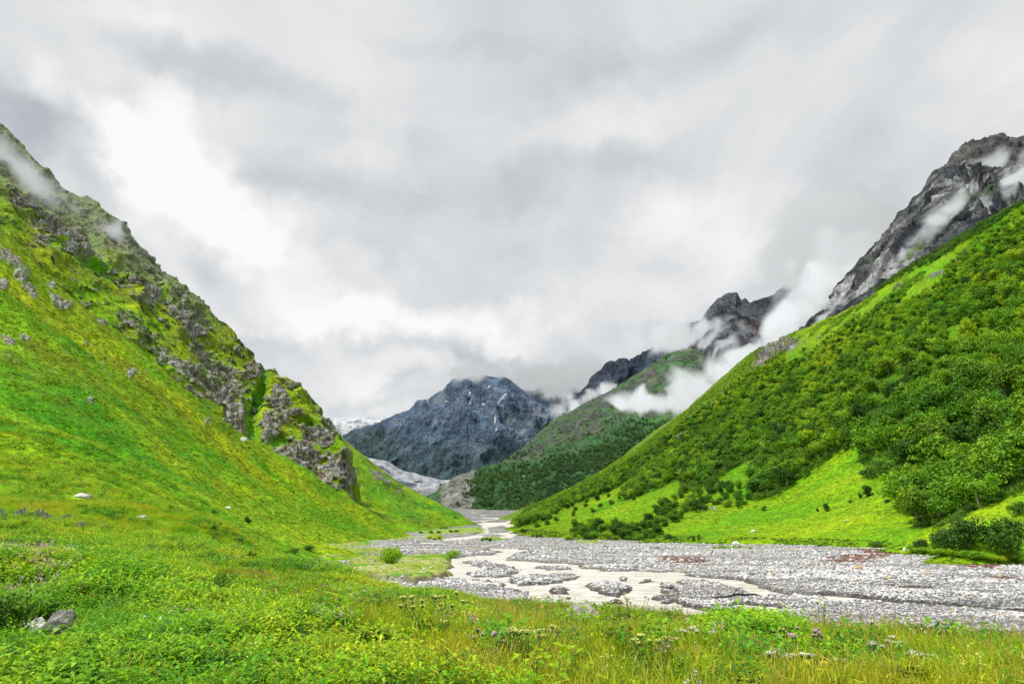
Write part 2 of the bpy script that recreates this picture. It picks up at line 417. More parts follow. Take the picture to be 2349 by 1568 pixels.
for x, y, z in [(-20, 190, -2.0), (-14, 260, -2), (-12, 340, -2), (-25, 130, -2), (-8, 430, -2), (-20, 500, -2), (60, 60, -4), (30, 100, -4), (0, 90, -3.5), (0, 160, -3)]: pts1.append((x, y, z))
# back of the spur
for px, py, Y in [(-160, 430, 380), (0, 530, 365), (140, 665, 370), (300, 787, 380), (458, 929, 395), (600, 1030, 402), (725, 1102, 408), (865, 1182, 418), (925, 1222, 422)]:
    p = P(px, py, Y); pts1.append((p[0] - 5, p[1] + 60, max(p[2] - 22, -3))); pts1.append((p[0] - 8, p[1] + 140, max(p[2] - 60, -4)))
pts1 += [(-30, 2, 6.8), (0, 0, 6.35), (30, 2, 5.9), (-10, -8, 6.5), (12, -8, 6.2)]
h1 = tps_fit(pts1, 1e-5)

def land1_z(x, y, z0=None):
    z = h1(x, y) if z0 is None else z0
    p = np.stack([x, y, 0 * x], -1)
    far = sstep(40, 160, y)
    z = z + fbm(p * 0.45, 3) * 0.10 * (1 + 0 * y) + fbm(p * 0.12 + 5, 3) * (0.25 + 0.5 * far)
    hill = sstep(10, 30, z)
    z = z + (fbm(np.stack([x * 0.012, y * 0.035, 0 * x], -1) + 3, 5)) * 4.0 * hill + (fbm(p * 0.09 + 30, 4)) * 0.9 * hill
    z = z + (ridged(p * 0.11 + 8, 3) * 0.32 + fbm(p * 0.3 + 2, 2) * 0.10) * sstep(75, 45, y) * sstep(0.10, -0.18, x / np.maximum(y, 8)) * sstep(10, 15, y)
    return z

def bank_cut(x, y):
    return 0
nr, ncc = 760, 680
uu = np.linspace(-0.86, 0.80, ncc); yy_ = np.concatenate([np.linspace(-6, 4, 18)[:-1], np.geomspace(4, 560, nr - 17)])
Yg, Ug = np.meshgrid(yy_, uu, indexing='ij')
Xg = Ug * np.maximum(Yg, 12)
Zg = land1_z(Xg, Yg, coarse(h1, Xg, Yg)); lap('h1')
G1 = np.stack([Xg, Yg, Zg], -1)
N1 = grid_normals(G1)
px1, py1 = to_px(np.stack([Xg, np.maximum(Yg, 4), Zg], -1))
pn = np.stack([Xg, Yg, Zg], -1)
# crags on the spur
R1 = blobs(px1, py1, [(15, 590, 40, 16, 30, .9), (45, 615, 35, 14, 40, .8), (60, 560, 40, 10, 40, .5), (70, 665, 28, 10, 40, .95), (115, 655, 14, 9, 35, .8), (130, 690, 26, 12, 50, .95), (155, 700, 12, 10, 50, .9), (42, 622, 14, 12, 20, .9), (5, 650, 12, 18, 0, .9), (50, 640, 12, 8, 0, .7),
    (15, 780, 22, 8, 20, 1.0), (55, 775, 14, 7, 10, .8), (208, 918, 8, 6, 0, .8), (300, 858, 14, 12, 45, .8), (475, 965, 8, 8, 45, .9), (150, 585, 10, 7, 0, .7), (235, 740, 14, 10, 40, .6)])
rn = fbm(pn * 0.10 + 9, 5)
rockm = sstep(0.28, 0.42, R1 * 0.75 + rn * 0.35 - 0.06) * (R1 > 0.15)
# scattered small outcrops
sc_ = fbm(pn * 0.16 + 40, 4); hill1 = sstep(20, 60, Zg)
rockm = np.maximum(rockm, sstep(0.62, 0.75, sc_) * hill1 * sstep(900, 640, py1 - 0.2 * px1) * 0.9)
bump_r = ridged(pn * 0.16, 4)
G1 = G1 + N1 * (rockm * (bump_r * 1.6 + 1.0))[..., None]
# colour
band = fbm(np.stack([Xg * 0.010, Yg * 0.04, Zg * 0.01], -1) + 2, 4)
yel = blobs(px1, py1, [(200, 760, 260, 40, 44, 1.0), (480, 985, 230, 26, 40, 1.0), (660, 1085, 170, 24, 33, .9), (820, 1180, 100, 16, 33, .9), (60, 640, 120, 60, 40, .7), (300, 900, 220, 26, 42, .55), (640, 1180, 200, 25, 30, .6), (250, 1155, 160, 25, 20, .8), (450, 1215, 150, 16, 12, .8), (330, 1000, 160, 20, 40, .4), (90, 1130, 80, 20, 20, .5)])
dryf = np.clip(yel * 0.85 + band * 0.55 + fbm(pn * 0.05, 4) * 0.4, 0, 1)
lushf = np.clip(0.5 - band * 0.9 + fbm(pn * 0.02 + 60, 3) * 0.8, 0, 1)
c = mix(BRIGHT, LUSH, lushf); c = mix(c, DRY, dryf * 0.85)
ol = sstep(0.05, 0.5, fbm(np.stack([Xg * 0.03, Yg * 0.08, Zg * 0.03], -1) + 21, 5)) * hill1
c = mix(c, OLIVE, ol * 0.75)
top = sstep(640, 480, py1 - px1 * 0.35); c = mix(c, OLIVE, top * 0.6)
tex = fbm(pn * np.array([0.28, 0.5, 0.3]), 4)
c = c * (1 + 0.5 * np.clip(tex, -0.8, 0.8) * sstep(30, 90, Yg))[..., None]
rc = mix(ROCK, ROCKL, sstep(-.2, 0.4, fbm(pn * 0.25 + 70, 3))); rc = mix(rc, OCHRE, sstep(0.3, 0.6, fbm(pn * 0.12 + 90, 3)) * 0.5)
c = mix(c, rc, rockm)
nearm = sstep(60, 20, Yg) * sstep(700, 560, px1 * 0 + 600)
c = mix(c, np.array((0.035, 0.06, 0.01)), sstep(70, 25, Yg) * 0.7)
# bare bank under the terrace edge
bank = sstep(3.6, 2.4, Zg) * sstep(70, 30, Yg); c = mix(c, SOIL, bank)
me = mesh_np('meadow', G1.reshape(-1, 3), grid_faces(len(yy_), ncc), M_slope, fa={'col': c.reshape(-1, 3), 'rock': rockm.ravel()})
obj('meadow_ground', me, kind='structure', label='green meadow in front and the bright grassy slope rising on the left')

lap('river bed')
# ------------------------------------------------------------ river bed
PX = lambda L: [G(a, b) for a, b in L]
zc = lambda L: [(745.5 + a * .3418, 1147 + b * .3418) for a, b in L]
zd = lambda L: [(1546 + a * .3418, 1147 + b * .3418) for a, b in L]
water_polys = [
 zc([(1100, 322), (1345, 330), (1345, 345), (1240, 372), (1205, 402), (1420, 420), (1650, 425), (1690, 462), (1900, 475), (2120, 480), (2349, 490)]) + zd([(100, 512), (400, 535), (520, 545), (560, 585), (640, 660), (560, 640), (300, 555), (60, 545), (0, 600), (-60, 660), (0, 705), (150, 742), (330, 795), (520, 838), (700, 862), (930, 872), (1050, 900), (900, 905), (500, 905), (0, 840)]) +
 zc([(2349, 900), (1900, 820), (1740, 745), (1640, 700), (1560, 680), (1430, 645), (1270, 600), (1230, 562), (1000, 542), (845, 528), (815, 490), (825, 405), (950, 378), (1100, 370), (1160, 352)]),
 zc([(1065, 192), (1280, 190), (1290, 240), (1200, 262), (1060, 252), (930, 268), (1040, 222)]),
 zc([(620, 282), (800, 290), (900, 302), (1040, 300), (1000, 312), (800, 305), (640, 296)]),
 zc([(760, 262), (1010, 236), (1080, 246), (960, 262), (800, 276)]),
 zc([(530, 352), (760, 372), (830, 395), (820, 402), (700, 385), (540, 362)]),
 zc([(1100, 160), (1280, 150), (1290, 165), (1120, 178)]),
 zc([(1650, 335), (1340, 345), (1240, 360), (1345, 338)]),
 zd([(540, 590), (700, 628), (1100, 648), (1500, 690), (1900, 716), (2349, 758), (2600, 780), (2600, 790), (2349, 768), (1900, 726), (1500, 702), (1050, 664), (700, 640), (560, 606)]),
 zd([(1050, 640), (1130, 650), (1180, 690), (1120, 690)]), zd([(1390, 540), (1600, 560), (1650, 566), (1400, 552)]), zd([(1500, 590), (1700, 600), (1680, 608), (1520, 604)]),
 zd([(1780, 470), (2120, 480), (2100, 488), (1800, 482)]), zd([(2080, 915), (2349, 925), (2600, 960), (2600, 1080), (2349, 1010), (2180, 960)]),
 zd([(400, 700), (640, 712), (700, 735), (560, 760), (420, 725)]),
]
bars = [zc([(935, 420), (1090, 418), (1230, 452), (1300, 473), (1240, 512), (1100, 527), (940, 507), (1050, 480), (1040, 452)]),
 zc([(1215, 545), (1300, 512), (1450, 500), (1640, 498), (1705, 525), (1610, 552), (1450, 572), (1290, 572)]),
 zc([(1495, 607), (1590, 583), (1640, 598), (1655, 632), (1540, 637)]), zc([(1790, 582), (1850, 547), (1950, 557), (2035, 603), (2010, 655), (1870, 637), (1800, 612)]),
 zc([(1955, 528), (2000, 518), (2040, 530), (2030, 545), (1980, 542)]), zc([(2090, 548), (2150, 535), (2215, 552), (2130, 568)]), zc([(2205, 578), (2300, 562), (2349, 560), (2380, 590), (2280, 598)]),
 zc([(2215, 660), (2270, 615), (2349, 605)]) + zd([(0, 600), (20, 640), (0, 700)]) + zc([(2300, 708), (2230, 690)]), zc([(1020, 488), (960, 498), (1040, 512), (1090, 500)]),
 zc([(1180, 640), (1230, 632), (1300, 650), (1260, 662)]), zc([(1090, 205), (1200, 200), (1235, 214), (1120, 221)]), zc([(1050, 230), (1150, 228), (1190, 240), (1080, 247)]), zc([(1400, 452), (1560, 448), (1640, 468), (1480, 474)]), zc([(1560, 640), (1640, 650), (1600, 662)]), zc([(1850, 690), (1960, 682), (2010, 696), (1900, 704)])]
grass_polys = [zc([(130, 478), (170, 445), (240, 420), (310, 405), (390, 420), (520, 398), (620, 392), (820, 382), (828, 440), (815, 470), (840, 505), (760, 550), (690, 575), (600, 595), (480, 575), (350, 560), (200, 525), (100, 495)]),
 zc([(-320, 395), (-150, 365), (0, 355), (180, 350), (380, 350), (400, 372), (200, 395), (100, 415), (0, 425), (-150, 425), (-300, 420)]), zc([(-200, 330), (300, 300), (560, 262), (640, 262), (560, 275), (320, 292), (280, 330), (0, 352), (-300, 352)]),
 zc([(680, 240), (780, 232), (785, 262), (690, 272)]), zc([(620, 215), (1060, 205), (1065, 220), (880, 232), (640, 235)]), zc([(1060, 268), (1160, 262), (1180, 280), (1090, 284)]),
 zc([(1720, 292), (1850, 292), (1840, 306), (1740, 306)]), zc([(40, 462), (110, 455), (110, 480), (60, 485)])]
sed_polys = [zd([(0, 405), (180, 400), (240, 425), (220, 440), (0, 437)]), zd([(970, 400), (1200, 385), (1420, 395), (1250, 450), (1050, 445)]), zd([(1230, 345), (1500, 345), (1560, 362), (1400, 400), (1250, 395), (1300, 370)]), zd([(2090, 532), (2260, 545), (2349, 575), (2200, 560)]),
 zd([(1690, 368), (2000, 405), (2180, 425), (1900, 408), (1700, 380)]), zd([(1900, 455), (2200, 450), (2150, 475), (1920, 465)]), zc([(2250, 400), (2349, 395), (2349, 430), (2260, 425)])]
nrb, ncb = 700, 700
ub = np.linspace(-0.55, 0.86, ncb); yb = np.geomspace(20, 1750, nrb)
Yb, Ub = np.meshgrid(yb, ub, indexing='ij'); Xb = Ub * Yb
def far_rise(y): return np.clip(y - 600, 0, None) * 0.0285
pb = np.stack([Xb, Yb, 0 * Xb], -1)
lev = np.clip(Yb / 90, .4, 3)
wx = Xb + fbm(pb * 0.22 / 1.3, 3) * 1.3 * lev; wy = Yb + fbm(pb * 0.22 / 1.3 + 50, 3) * 2.2 * lev
def uni(polys, scale=1.0):
    d = None
    for L in polys:
        s_ = sdf_poly(wx, wy, PX(L)); d = s_ if d is None else np.minimum(d, s_)
    return d
dw = uni(water_polys); db_ = uni(bars); dw = dw - 0.25 - 0.002 * Yb; dwat = np.maximum(dw, -db_)       # water outside of bars
dg = uni(grass_polys); ds = uni(sed_polys)
chan = sstep(0.8, -0.8, dwat)
bedn = fbm(pb * 0.06, 4) * 0.25 + fbm(pb * 0.5, 4) * 0.16
Zb = 0.30 + bedn + 0.25 * sstep(0, 8, dwat) - chan * 0.75
Zb = np.where(chan < 0.05, np.maximum(Zb, 0.10), Zb)
gis = sstep(0.6, -0.6, dg)
Zb = Zb + gis * (0.7 + fbm(pb * 0.1 + 4, 3) * 0.3)
Zb = Zb + far_rise(Yb) + sstep(700, 1000, Yb) * fbm(pb * 0.02, 4) * 4
pg = np.stack([Xb, Yb, Zb], -1)
gcol = mix((0.36, 0.365, 0.37), (0.64, 0.645, 0.65), sstep(-0.4, 0.5, fbm(pb * np.array([0.03, 0.08, 1]) + 8, 4)))
gcol = mix(gcol, (0.62, 0.58, 0.46), sstep(0.15, 0.5, fbm(pb * np.array([0.03, 0.07, 1]) + 33, 4)) * 0.6)
wet = sstep(1.8, 0.1, dwat) * sstep(-1.2, 0.2, dwat); gcol = mix(gcol, (0.22, 0.20, 0.17), wet * 0.75)
gcol = mix(gcol, (0.32, 0.32, 0.31), sstep(500, 800, Yb) * 0.6); gcol = gcol * (1 - 0.45 * sstep(170, 60, Yb))[..., None]  # nearer bed darkened in colour for the shaded gaps between stones
rockb = np.ones_like(Xb)
sd = sstep(0.5, -2.0, ds + fbm(pb * 0.3 + 5, 3) * 5) ; gcol = mix(gcol, (0.24, 0.12, 0.12), sd * 0.7); rockb = rockb * (1 - sd * 0.6)
mossf = sstep(0.45, 0.62, fbm(pb * np.array([0.05, 0.10, 1]) + 77, 5)) * sstep(0.5, 4, dwat) * sstep(1200, 400, Yb)
gcol = mix(gcol, (0.30, 0.34, 0.05), mossf * 0.5); rockb *= 1 - 0.5 * mossf
ga = mix((0.26, 0.34, 0.04), (0.34, 0.37, 0.12), sstep(-0.3, 0.4, fbm(pb * 0.12 + 12, 4))); ga = mix(ga, (0.10, 0.30, 0.01), sstep(0.1, 0.4, fbm(pb * 0.09 + 2, 4)))
ga = mix(ga, (0.48, 0.46, 0.34), sstep(0.15, 0.45, fbm(pb * 0.15 + 31, 4)) * 0.8 * sstep(-40, -60, Xb + Yb * 0.12 + 20))
gcol = mix(gcol, ga, gis); rockb = rockb * (1 - gis)
# eroded edge of the grass islands
er = np.exp(-((dg - 0.1) / 0.5) ** 2) * sstep(-50, -30, Xb); gcol = mix(gcol, (0.16, 0.10, 0.05), er * 0.7)
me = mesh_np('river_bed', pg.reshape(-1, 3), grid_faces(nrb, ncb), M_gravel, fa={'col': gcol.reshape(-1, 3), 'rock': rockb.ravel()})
obj('riverbed_ground', me, kind='structure', label='wide bed of pale grey stones with grassy islands')
lap('water sheet')
# water sheet
yw = np.geomspace(20, 1500, 260); uw = np.linspace(-0.5, 0.8, 160)
Yw, Uw = np.meshgrid(yw, uw, indexing='ij'); Xw = Uw * Yw; pw_ = np.stack([Xw, Yw, 0 * Xw], -1)
Zw = far_rise(Yw) + 0.015 * fbm(pw_ * 0.6, 2)
me = mesh_np('river', np.stack([Xw, Yw, Zw], -1).reshape(-1, 3), grid_faces(260, 160), M_water)
obj('river_water', me, kind='structure', label='milky braided river running between gravel bars')

lap('forested slope')
# ------------------------------------------------------------ forested slope on the right, one height field
C2 = [(2349, 1294, 145), (2349, 1260, 152), (2349, 1200, 165), (2349, 1126, 190), (2349, 1105, 235), (2349, 1000, 275), (2349, 850, 320), (2349, 700, 370), (2349, 600, 405), (2349, 465, 470),
 (2600, 1320, 120), (2600, 1180, 150), (2600, 1060, 180), (2600, 900, 240), (2600, 600, 330), (2600, 380, 420),
 (2200, 1281, 168), (2200, 1240, 180), (2200, 1185, 200), (2200, 1165, 240), (2200, 1050, 290), (2200, 850, 370), (2200, 680, 440), (2207, 559, 520),
 (2060, 1262, 215), (2060, 1230, 232), (2060, 1180, 258), (2060, 1126, 290), (2060, 1000, 345), (2060, 850, 410), (2060, 740, 470), (2035, 652, 600),
 (1860, 1256, 236), (1860, 1220, 270), (1860, 1180, 310), (1860, 1120, 365), (1860, 1060, 410), (1860, 980, 465), (1860, 900, 530), (1860, 820, 610), (1849, 746, 700),
 (1760, 1180, 335), (1740, 1090, 430), (1752, 795, 765), (1947, 702, 650),
 (1654, 1254, 242), (1654, 1220, 290), (1654, 1180, 350), (1654, 1140, 410), (1654, 1080, 490), (1654, 1000, 600), (1654, 940, 700), (1654, 888, 830),
 (1551, 965, 900), (1457, 1243, 300), (1457, 1220, 350), (1457, 1190, 430), (1457, 1150, 530), (1457, 1100, 680), (1457, 1042, 950), (1384, 1086, 1000),
 (1300, 1238, 335), (1300, 1220, 400), (1300, 1200, 520), (1300, 1170, 700), (1300, 1128, 1040), (1200, 1226, 464), (1200, 1215, 560), (1200, 1200, 760), (1201, 1174, 1090), (1179, 1219, 610), (1175, 1192, 1100), (1170, 1200, 850), (1148, 1203, 900)]
C2 = [tuple(P(*c_)) for c_ in C2]
ends = []
for px, py, Y in [(2600, 380, 420), (2349, 465, 470), (2207, 559, 520), (2035, 652, 600), (1947, 702, 650), (1849, 746, 700), (1752, 795, 765), (1654, 888, 830), (1551, 965, 900), (1457, 1042, 950), (1384, 1086, 1000), (1300, 1128, 1040), (1201, 1174, 1090)]:
    p = P(px, py, Y); C2 += [(p[0] + 10, p[1] + 70, p[2] - 12), (p[0] + 20, p[1] + 170, p[2] - 60)]
for px, py in [(2349, 1294), (2200, 1281), (2060, 1262), (1860, 1256), (1654, 1254), (1457, 1243), (1300, 1238), (1200, 1226)]:
    x, y = G(px, py); C2 += [(x - 6, y - 10, -1.2), (x - 25, y - 45, -3)]
C2 += [(-25, 640, -1.5), (-35, 800, 1), (-30, 950, 4)]
h2 = tps_fit(C2, 1e-5)
def land2_z(x, y, z0=None):
    p = np.stack([x, y, 0 * x], -1); z = h2(x, y) if z0 is None else z0
    hill = sstep(3, 30, z)
    gul = ridged(np.stack([(x * 0.55 + y * 0.83) * 0.010, (x * 0.83 - y * 0.55) * 0.003, 0 * x], -1) + 4, 4)
    return z + gul * 5 * hill * sstep(20, 90, z) + fbm(p * 0.05, 4) * 1.2 * sstep(1, 12, z) + fbm(p * 0.2 + 9, 3) * 0.3
n2r, n2c = 620, 760
u2 = np.linspace(-0.06, 0.86, n2c); y2 = np.geomspace(110, 1300, n2r)
Y2, U2 = np.meshgrid(y2, u2, indexing='ij'); X2 = U2 * Y2; Z2 = land2_z(X2, Y2, coarse(h2, X2, Y2)); lap('h2')
G2 = np.stack([X2, Y2, Z2], -1); px2, py2 = to_px(G2); N2 = grid_normals(G2)
forest_low = [(1179, 1212), (1230, 1200), (1263, 1181), (1311, 1159), (1384, 1134), (1450, 1104), (1424, 1152), (1475, 1137), (1525, 1115), (1573, 1097), (1563, 1125), (1628, 1112), (1640, 1095), (1694, 1062), (1758, 1033), (1752, 1050), (1723, 1080), (1727, 1140), (1756, 1146), (1789, 1126),
 (1818, 1108), (1855, 1086), (1892, 1057), (1928, 1035), (1969, 1016), (1976, 1060), (1994, 1086), (1980, 1100), (2024, 1093), (2075, 1075), (2090, 1097), (2060, 1126), (2071, 1170), (2097, 1185), (2092, 1212), (2111, 1216), (2170, 1203), (2218, 1178), (2287, 1152), (2349, 1126), (2640, 1060)]
forest_poly = forest_low + [(2640, 300), (2349, 455), (2207, 550), (1849, 738), (1752, 788), (1654, 880), (1457, 1034), (1201, 1166)]
FD = sdf_poly(px2, py2, forest_poly)
inF = sstep(4, -8, FD)
fringe = sdf_poly(px2, py2, [(1975, 1016), (2060, 930), (2349, 700)] + [(2640, 500), (2640, 300), (2349, 455), (2207, 550), (1849, 738), (1752, 788), (1654, 880)])
cra = blobs(px2, py2, [(1780, 800, 60, 22, -25, 1.0), (1740, 835, 30, 12, -45, .7), (1560, 1002, 16, 7, -30, .8), (1600, 975, 16, 6, -30, .5), (1515, 1015, 12, 5, 0, .4), (2145, 630, 22, 6, -20, .8), (2060, 655, 16, 5, -30, .7), (1935, 720, 14, 4, -20, .6), (2330, 570, 10, 5, 0, .7), (1980, 690, 10, 3, 0, .6), (1945, 795, 6, 5, 0, .5)])
rock2 = sstep(0.25, 0.45, cra * 0.8 + fbm(G2 * 0.06 + 3, 4) * 0.35 - 0.05) * (cra > 0.12)
rock2 = np.maximum(rock2, sstep(0.62, 0.72, fbm(G2 * 0.08 + 17, 4)) * sstep(60, 110, Z2) * 0.7)
up = sstep(60, 150, Z2)
c = mix(BRIGHT, LUSH, np.clip(0.45 + fbm(G2 * 0.012 + 3, 4) * 0.8, 0, 1)); c = mix(c, DRY, np.clip(0.1 + fbm(G2 * np.array([0.02, 0.02, 0.05]) + 13, 4) * 0.5, 0, 0.5))
ye2 = blobs(px2, py2, [(2200, 1205, 170, 26, -27, .8), (2310, 1180, 60, 26, 0, .7), (1850, 1110, 110, 10, -32, .5), (1400, 1175, 60, 8, -15, .5), (1700, 1160, 120, 10, -15, .3), (1890, 745, 160, 16, -28, .6), (1900, 770, 80, 12, -20, .6)])
rdg = sstep(75, 25, py2 - np.interp(px2, [1201, 1457, 1654, 1752, 1849, 2207, 2349, 2640], [1166, 1034, 880, 788, 738, 550, 455, 300])) * sstep(1900, 1780, px2); c = mix(c, DRY, ye2 * 0.6); c = mix(c, (0.09, 0.15, 0.012), rdg * 0.75); c = mix(c, OLIVE, up * np.clip(0.1 + fbm(G2 * 0.05 + 53, 4) * 0.8, 0, 0.8))
c = mix(c, DARK, inF * 0.7 * (1 - up * 0.75) * sstep(10, 60, py2 - np.interp(px2, [1201, 1457, 1654, 1752, 1849, 2207, 2349, 2640], [1166, 1034, 880, 788, 738, 550, 455, 300])))  # forest shade painted into the ground colour under the trees
tex = fbm(G2 * np.array([0.22, 0.22, 0.5]), 5); c = c * (1 + 0.32 * np.clip(tex, -.8, .8))[..., None]
rc = mix(ROCKD, ROCK, sstep(-0.2, 0.5, fbm(G2 * 0.12 + 70, 3))); rc = mix(rc, OLIVE, sstep(0, .3, fbm(G2 * .15 + 7, 4)) * .8); c = mix(c, rc, rock2)
c = mix(c, SOIL, sstep(0.9, 0.4, Z2) * 0.7)
G2 = G2 + N2 * (rock2 * ridged(G2 * 0.07, 4) * 3)[..., None]
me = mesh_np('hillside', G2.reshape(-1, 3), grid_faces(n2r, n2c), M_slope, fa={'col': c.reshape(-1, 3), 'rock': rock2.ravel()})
obj('wooded_hillside', me, kind='structure', label='steep green hillside on the right with meadow at its foot')

lap('rocky spur')
# ------------------------------------------------------------ rocky spur behind on the left
H1R = [(-160, 380), (0, 530), (37, 559), (110, 629), (176, 700), (256, 757), (304, 790), (366, 841), (458, 929), (494, 972), (549, 1005), (593, 1027), (681, 1071), (736, 1112), (798, 1145), (840, 1165)]
SIL = [(-160, 170), (0, 299), (33, 317), (62, 350), (99, 376), (143, 420), (176, 445), (212, 462), (249, 489), (304, 530), (330, 566), (370, 614), (414, 640), (454, 694), (476, 720), (505, 753), (557, 803), (575, 815), (615, 837), (666, 881), (692, 903), (714, 932), (736, 958), (787, 1003), (800, 1050), (808, 1100), (814, 1170), (822, 1230)]
sx_, sy_ = np.array(SIL).T; hx, hy = np.array(H1R).T
pxs = np.linspace(-160, 822, 130)
sil = np.interp(pxs, sx_, sy_); base = np.interp(pxs, hx, hy)
Yr = np.interp(pxs, [-160, 0, 400, 620, 720, 790, 822], [640, 650, 640, 630, 610, 575, 550]); Yb_ = np.interp(pxs, [-160, 300, 600, 822], [430, 450, 480, 500])
rows = []
for f, s_ in ((-0.25, 0), (0.0, 0), (0.33, 1), (0.66, 2), (1.0, 3)):
    py_ = base + 30 + (sil - base - 30) * f; Yv = Yb_ + 15 + (Yr - Yb_ - 15) * (max(f, -0.1) ** 1 if f > 0 else f * 0.6)
    rows.append(P(pxs, np.maximum(py_, sil), Yv))
rp = rows[-1]
rows.append(rp + np.stack([0 * pxs - 6, 0 * pxs + 60, 0 * pxs - 18], -1)); rows.append(rp + np.stack([0 * pxs - 30, 0 * pxs + 240, 0 * pxs - 120], -1))
def resample_u(R, nu):
    R = np.array(R); i = np.linspace(0, R.shape[1] - 1, nu); i0 = np.clip(np.floor(i).astype(int), 0, R.shape[1] - 2); f = (i - i0)[None, :, None]
    return R[:, i0] * (1 - f) + R[:, i0 + 1] * f
def uneven(nv, k, cut=0.68, share=0.88): return nv
S = catmull(resample_u(rows, 520), 540)
pxS, pyS = to_px(S); NS = grid_normals(S)
NS = NS * np.where(NS[..., 2:3] < 0, -1, 1)
crag = blobs(pxS, pyS, [(70, 465, 55, 16, 25, .9), (40, 440, 60, 10, 20, .7), (130, 520, 50, 30, 30, .95), (185, 560, 60, 40, 50, 1.0), (215, 600, 32, 22, 40, 1.0), (100, 545, 40, 16, 20, .6), (285, 640, 42, 24, 25, 1.0), (320, 655, 18, 12, 20, .9), (350, 680, 36, 26, 40, .95), (410, 700, 50, 30, 50, 1.0),
  (445, 740, 40, 30, 55, .9), (365, 590, 22, 10, 50, .7), (340, 790, 50, 16, 45, .6), (390, 835, 40, 18, 45, .85), (300, 735, 40, 20, 40, .55), (465, 800, 40, 22, 40, .95), (440, 870, 60, 30, 45, 1.0), (500, 900, 60, 50, 50, 1.0), (560, 960, 50, 50, 60, 1.05), (520, 850, 60, 26, 40, .9), (585, 845, 22, 32, 20, 1.05), (545, 800, 18, 8, 40, .6),
  (640, 930, 36, 60, 25, 1.0), (690, 900, 36, 14, 30, 1.0), (670, 940, 26, 14, 0, .9), (620, 985, 24, 26, 0, .8), (730, 985, 60, 30, 35, 1.05), (700, 1040, 70, 40, 20, 1.05), (760, 1080, 50, 60, 60, 1.1), (790, 1090, 30, 50, 80, 1.1), (640, 1060, 30, 22, 30, .8), (500, 740, 16, 10, 40, .5), (490, 800, 60, 10, 45, .4)])
gully = blobs(pxS, pyS, [(598, 900, 12, 60, 15, 1.0), (585, 970, 18, 50, -10, 1.0), (600, 1010, 16, 24, -30, .9), (235, 620, 60, 12, 25, .9), (300, 620, 40, 12, 30, .6), (650, 1000, 30, 12, 0, .6), (700, 960, 26, 8, 10, .6), (215, 545, 12, 50, -25, .5)])
nz = fbm(S * 0.035 + 3, 5)
rockS = sstep(0.26, 0.50, crag * 0.70 + nz * 0.40 + fbm(S * 0.14 + 2, 4) * 0.30 - 0.10 - gully * 0.7)
rockS = np.maximum(rockS, sstep(0.30, 0.55, fbm(S * 0.09 + 19, 4)) * 0.9 * sstep(0.05, 0.3, crag)) * (1 - gully * 0.8)
rockS = np.maximum(rockS, sstep(0.47, 0.6, fbm(S * 0.11 + 29, 5, .6)) * 0.8)
hi = sstep(470, 380, pyS - pxS * 0.6)
rockS = np.maximum(rockS, hi * 0.35)
f1, f2, cid = worley(S * np.array([0.16, 0.16, 0.11]) + fbm(S * 0.1, 2)[..., None] * 0.5)
g1, g2, gid = worley(S * 0.05 + fbm(S * 0.03, 2)[..., None] * 0.6, 9)
endf = np.clip(1 - (pxS - 800) / 20, 0, 1)
disp = fbm(S * 0.012 + 1, 4) * 6 + ridged(S * 0.025 + 2, 5) * 4 + rockS * ((gid - 0.5) * 2.6 + (cid - 0.5) * 2.2 + (f2 - f1) * 1.0 + ridged(S * 0.16, 4) * 1.8) - gully * 9
disp = disp - disp.mean() - 1.5
S2 = S + NS * disp[..., None] + np.array([0, -1, 0]) * (rockS * 3)[..., None]
ct = mix(BRIGHT, OLIVE, np.clip(0.55 + fbm(S * 0.03 + 5, 4) * 0.9, 0, 1)); ct = mix(ct, DRY, np.clip(0.15 + fbm(S * np.array([0.02, 0.02, 0.04]) + 15, 4), 0, 0.7)); ct = mix(ct, (0.05, 0.26, 0.01), gully * 0.8)
ct = mix(ct, DARK, sstep(0.25, 0.6, fbm(S * 0.07 + 44, 4)) * 0.7)
cr = mix(ROCKD, ROCK, sstep(-0.6, 0.3, fbm(S * 0.06 + 8, 4))); cr = mix(cr, ROCKL, sstep(0.15, 0.5, fbm(S * np.array([.22, .22, .4]) + 3, 4)) * 0.8); cr = mix(cr, OCHRE, sstep(0.35, 0.6, fbm(S * 0.05 + 80, 3)) * 0.5); cr = mix(cr, OLIVE, sstep(0.0, 0.4, fbm(S * 0.12 + 61, 4)) * 0.55)
cc = mix(ct, cr, rockS); cc = mix(cc, (0.15, 0.165, 0.12), hi * 0.65)
cc = cc * (1 + 0.35 * np.clip(fbm(S * 0.3, 3), -.8, .8))[..., None]
me = mesh_np('rocky_spur', S2.reshape(-1, 3), grid_faces(540, 520), M_spur, fa={'col': cc.reshape(-1, 3), 'rock': rockS.ravel()})
obj('crag_hill', me, kind='structure', label='rocky spur with grey crags and grass ledges behind the left slope')

lap('generic lofted')
